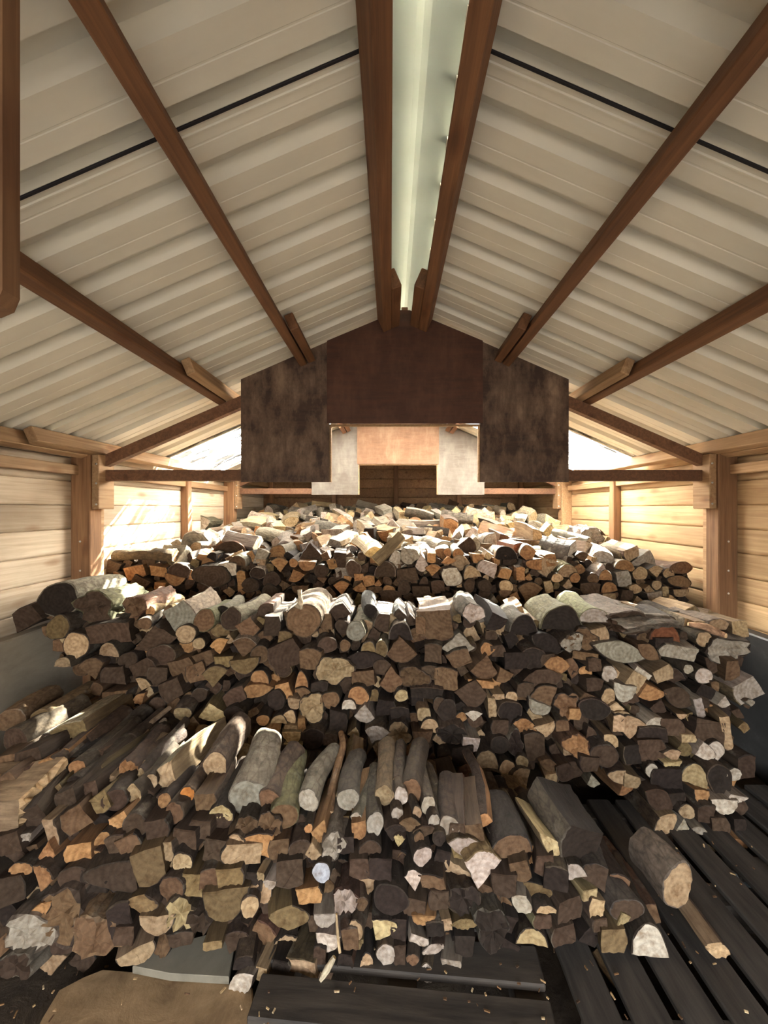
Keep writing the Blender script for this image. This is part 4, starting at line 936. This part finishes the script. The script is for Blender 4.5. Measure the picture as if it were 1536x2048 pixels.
o = lying('bark_slab', W(1222, 1250, 1.98), W(1330, 1240, 2.06), 'f', .16, .07, 0, 'd', 'g', 'thick slab of rough grey bark on top of the middle stack', 'bark slab')

# ------------------------------------------------------------------ chips on the floor
g = Geo(); e = Geo(); rng = random.Random(77)
for i in range(340):
    x, y = rng.uniform(-1.3, 1.9), rng.uniform(.85, 1.6)
    z = .128 if (-.36 < x < 2.0) else .075 if y < 1.2 and x < -.4 else .02
    l, w = rng.uniform(.004, .018), rng.uniform(.002, .006); a = rng.uniform(0, 3.14)
    T = Matrix.Translation((x, y, z + .002)) @ Matrix.Rotation(a, 4, 'Z') @ Matrix.Rotation(rng.uniform(-.2, .2), 4, 'X')
    b0 = len(g.v); c = lin(*vary(rng.choice([(206, 176, 130), (224, 200, 160), (150, 116, 80), (110, 84, 60), (90, 70, 52)]), rng))
    for zz in (0, .003):
        for (u, v) in ((-1, -1), (1, -.6), (.8, 1), (-1, .7)):
            g.v.append(tuple(T @ Vector((u * l / 2, v * w / 2, zz)))); g.lc.append((u * l, v * w, zz))
    for f in ((4, 5, 6, 7), (3, 2, 1, 0), (0, 1, 5, 4), (1, 2, 6, 5), (2, 3, 7, 6), (3, 0, 4, 7)):
        g.f.append(tuple(b0 + q for q in f)); g.mi.append(1); g.ti.append(c); g.sd.append(float(i))
o = g.build('wood_chips'); tag(o, 'small wood chips and bark crumbs strewn over the pallets', 'wood chips', kind='stuff')

# ------------------------------------------------------------------ labels for every log
ORD = lambda n: '%d%s' % (n, 'th' if 10 <= n % 100 <= 20 else {1: 'st', 2: 'nd', 3: 'rd'}.get(n % 10, 'th'))
NTH = ('lowest second third fourth fifth sixth seventh eighth ninth tenth eleventh twelfth thirteenth fourteenth fifteenth sixteenth'.split())
STK = {1: 'front stack', 2: 'middle stack', 3: 'furthest stack'}
HAND = {(2, 117, 1200): 'largest blackish round log, highest on the middle stack beside the sunlit wall',
 (2, 607, 1241): 'big brown round log with a stubby twig on top, middle stack',
 (2, 1125, 1236): 'broad black half-round log with sunlit mossy back atop the middle stack',
 (2, 1049, 1249): 'black half-round log next to the broad mossy-backed one atop middle stack',
 (2, 802, 1262): 'black-ended half-round log with white sunlit bark, middle of the middle stack top',
 (2, 152, 1291): 'upright oval tan log with a pale rim, below the largest blackish log',
 (2, 116, 1255): 'olive round log directly beneath the largest blackish round log',
 (2, 372, 1268): 'clean tan round log near the top of the middle stack, a smaller one beside it',
 (2, 398, 1287): 'small tan round log just below the clean tan round one',
 (2, 190, 1215): 'mossy rough log beside the largest blackish round log',
 (2, 669, 1340): 'large ragged tan log end in the centre of the middle stack',
 (2, 625, 1416): 'ragged tan log end below the large ragged one, middle stack',
 (2, 717, 1391): 'smooth orange round log end beside the ragged tan ends',
 (2, 1240, 1304): 'long pale grey pointed slab end under the rough bark slab',
 (2, 1454, 1301): 'pale grey butterfly-shaped rough log by the tarred panel',
 (2, 1498, 1382): 'large pale quarter-split log sticking out beside the tarred panel',
 (2, 1391, 1548): 'yellowish half-round log low on the middle stack near the tarred panel',
 (2, 1114, 1331): 'bright orange pointed oval slab below the black half-round logs',
 (2, 974, 1519): 'tan half-round dome just above the dark hollow',
 (1, 497, 1594): 'thick pale-barked round log with a grey end atop the front stack',
 (1, 568, 1632): 'mossy brown round log beside the thick pale-barked one',
 (1, 375, 1589): 'bright orange small round log end in the front stack',
 (1, 643, 1744): 'silvery white round log end in the front stack',
 (1, 845, 1712): 'clean pale round log end in the middle of the front stack',
 (1, 365, 1725): 'clean tan round log end beside a large olive block',
 (1, 297, 1734): 'large olive-brown block beside the clean tan round end',
 (1, 514, 1686): 'orange half-round log touching a bright tan round end',
 (1, 472, 1684): 'bright tan round end touching the orange half-round log',
 (1, 362, 1828): 'bright yellow ragged log end low in the front stack',
 (1, 315, 1851): 'tan half-round log hanging flat side up below the yellow ragged end',
 (1, 1297, 1880): 'pale half-round log lying on the pallet boards, frontmost there',
 (1, 1355, 1770): 'thick grey-barked log with a tan end lying alone on the pallet boards',
 (1, 1165, 1690): 'big dark grey split block beside the dark hollow',
 (1, 1110, 1700): 'long thin yellowish slab beside the big dark grey block',
 (1, 60, 1868): 'ragged pale grey log end at the lowest corner near the sunlit wall',
 (1, 482, 1968): 'pale pointed slab end reaching onto the dusty floor slab',
 (1, 140, 1475): 'big olive quarter-split log below the bleached crooked branch',
 (3, 1246, 1157): 'pale grey squared log end near the shaded wall, furthest stack',
 (3, 423, 1152): 'widest dark brown round log in the furthest stack face',
 (3, 390, 1092): 'large pale rough-barked log atop the furthest stack by sunlit wall',
 (3, 398, 1046): 'mossy rough chunk atop the furthest stack by sunlit wall',
 (3, 1061, 1187): 'big brown downward wedge in the furthest stack face',
 (3, 1184, 1075): 'pale ragged chunk atop the furthest stack by the shaded wall'}
bands = {}
for it in ALL:
    o, tier, p = it[:3]
    if tier > 3: key = (tier, 0)
    else: key = (tier, max(0, math.floor((p.z - {1: .05, 2: .2, 3: .7}[tier]) / .085)))
    bands.setdefault(key, []).append(it)
for key, its in bands.items():
    its.sort(key=lambda q: q[2].x)
    for i, (o, tier, p, ec, kind, bc, ar) in enumerate(its):
        col_ = ENDW.get(ec, 'reddish'); b = ' mossy' if bc == 'm' else ''
        if tier > 3: where = '%s from sunlit wall in %s row atop furthest stack' % (ORD(i + 1), ('first',) [0] if tier == 4 else NTH[tier - 4])
        else: where = '%s from sunlit wall, %s layer of %s' % (ORD(i + 1), NTH[min(key[1], 15)], STK[tier])
        nm = KINDN[kind].replace('_', ' ')
        tag(o, HAND.get(KEY.get(o.name)) or '%s%s %s, %s' % (col_, b, SHAPEW[kind], where), nm, {1: 'logs of the front stack', 2: 'logs of the middle stack', 3: 'logs of the furthest stack'}.get(tier, 'logs on top of the furthest stack'))
cnt = {}
for it in ALL: cnt[it[0].name.split('.')[0]] = cnt.get(it[0].name.split('.')[0], 0) + 1
print('COUNTS', cnt, 'fill', nfill, 'tris', sum(len(m.polygons) for m in bpy.data.meshes))
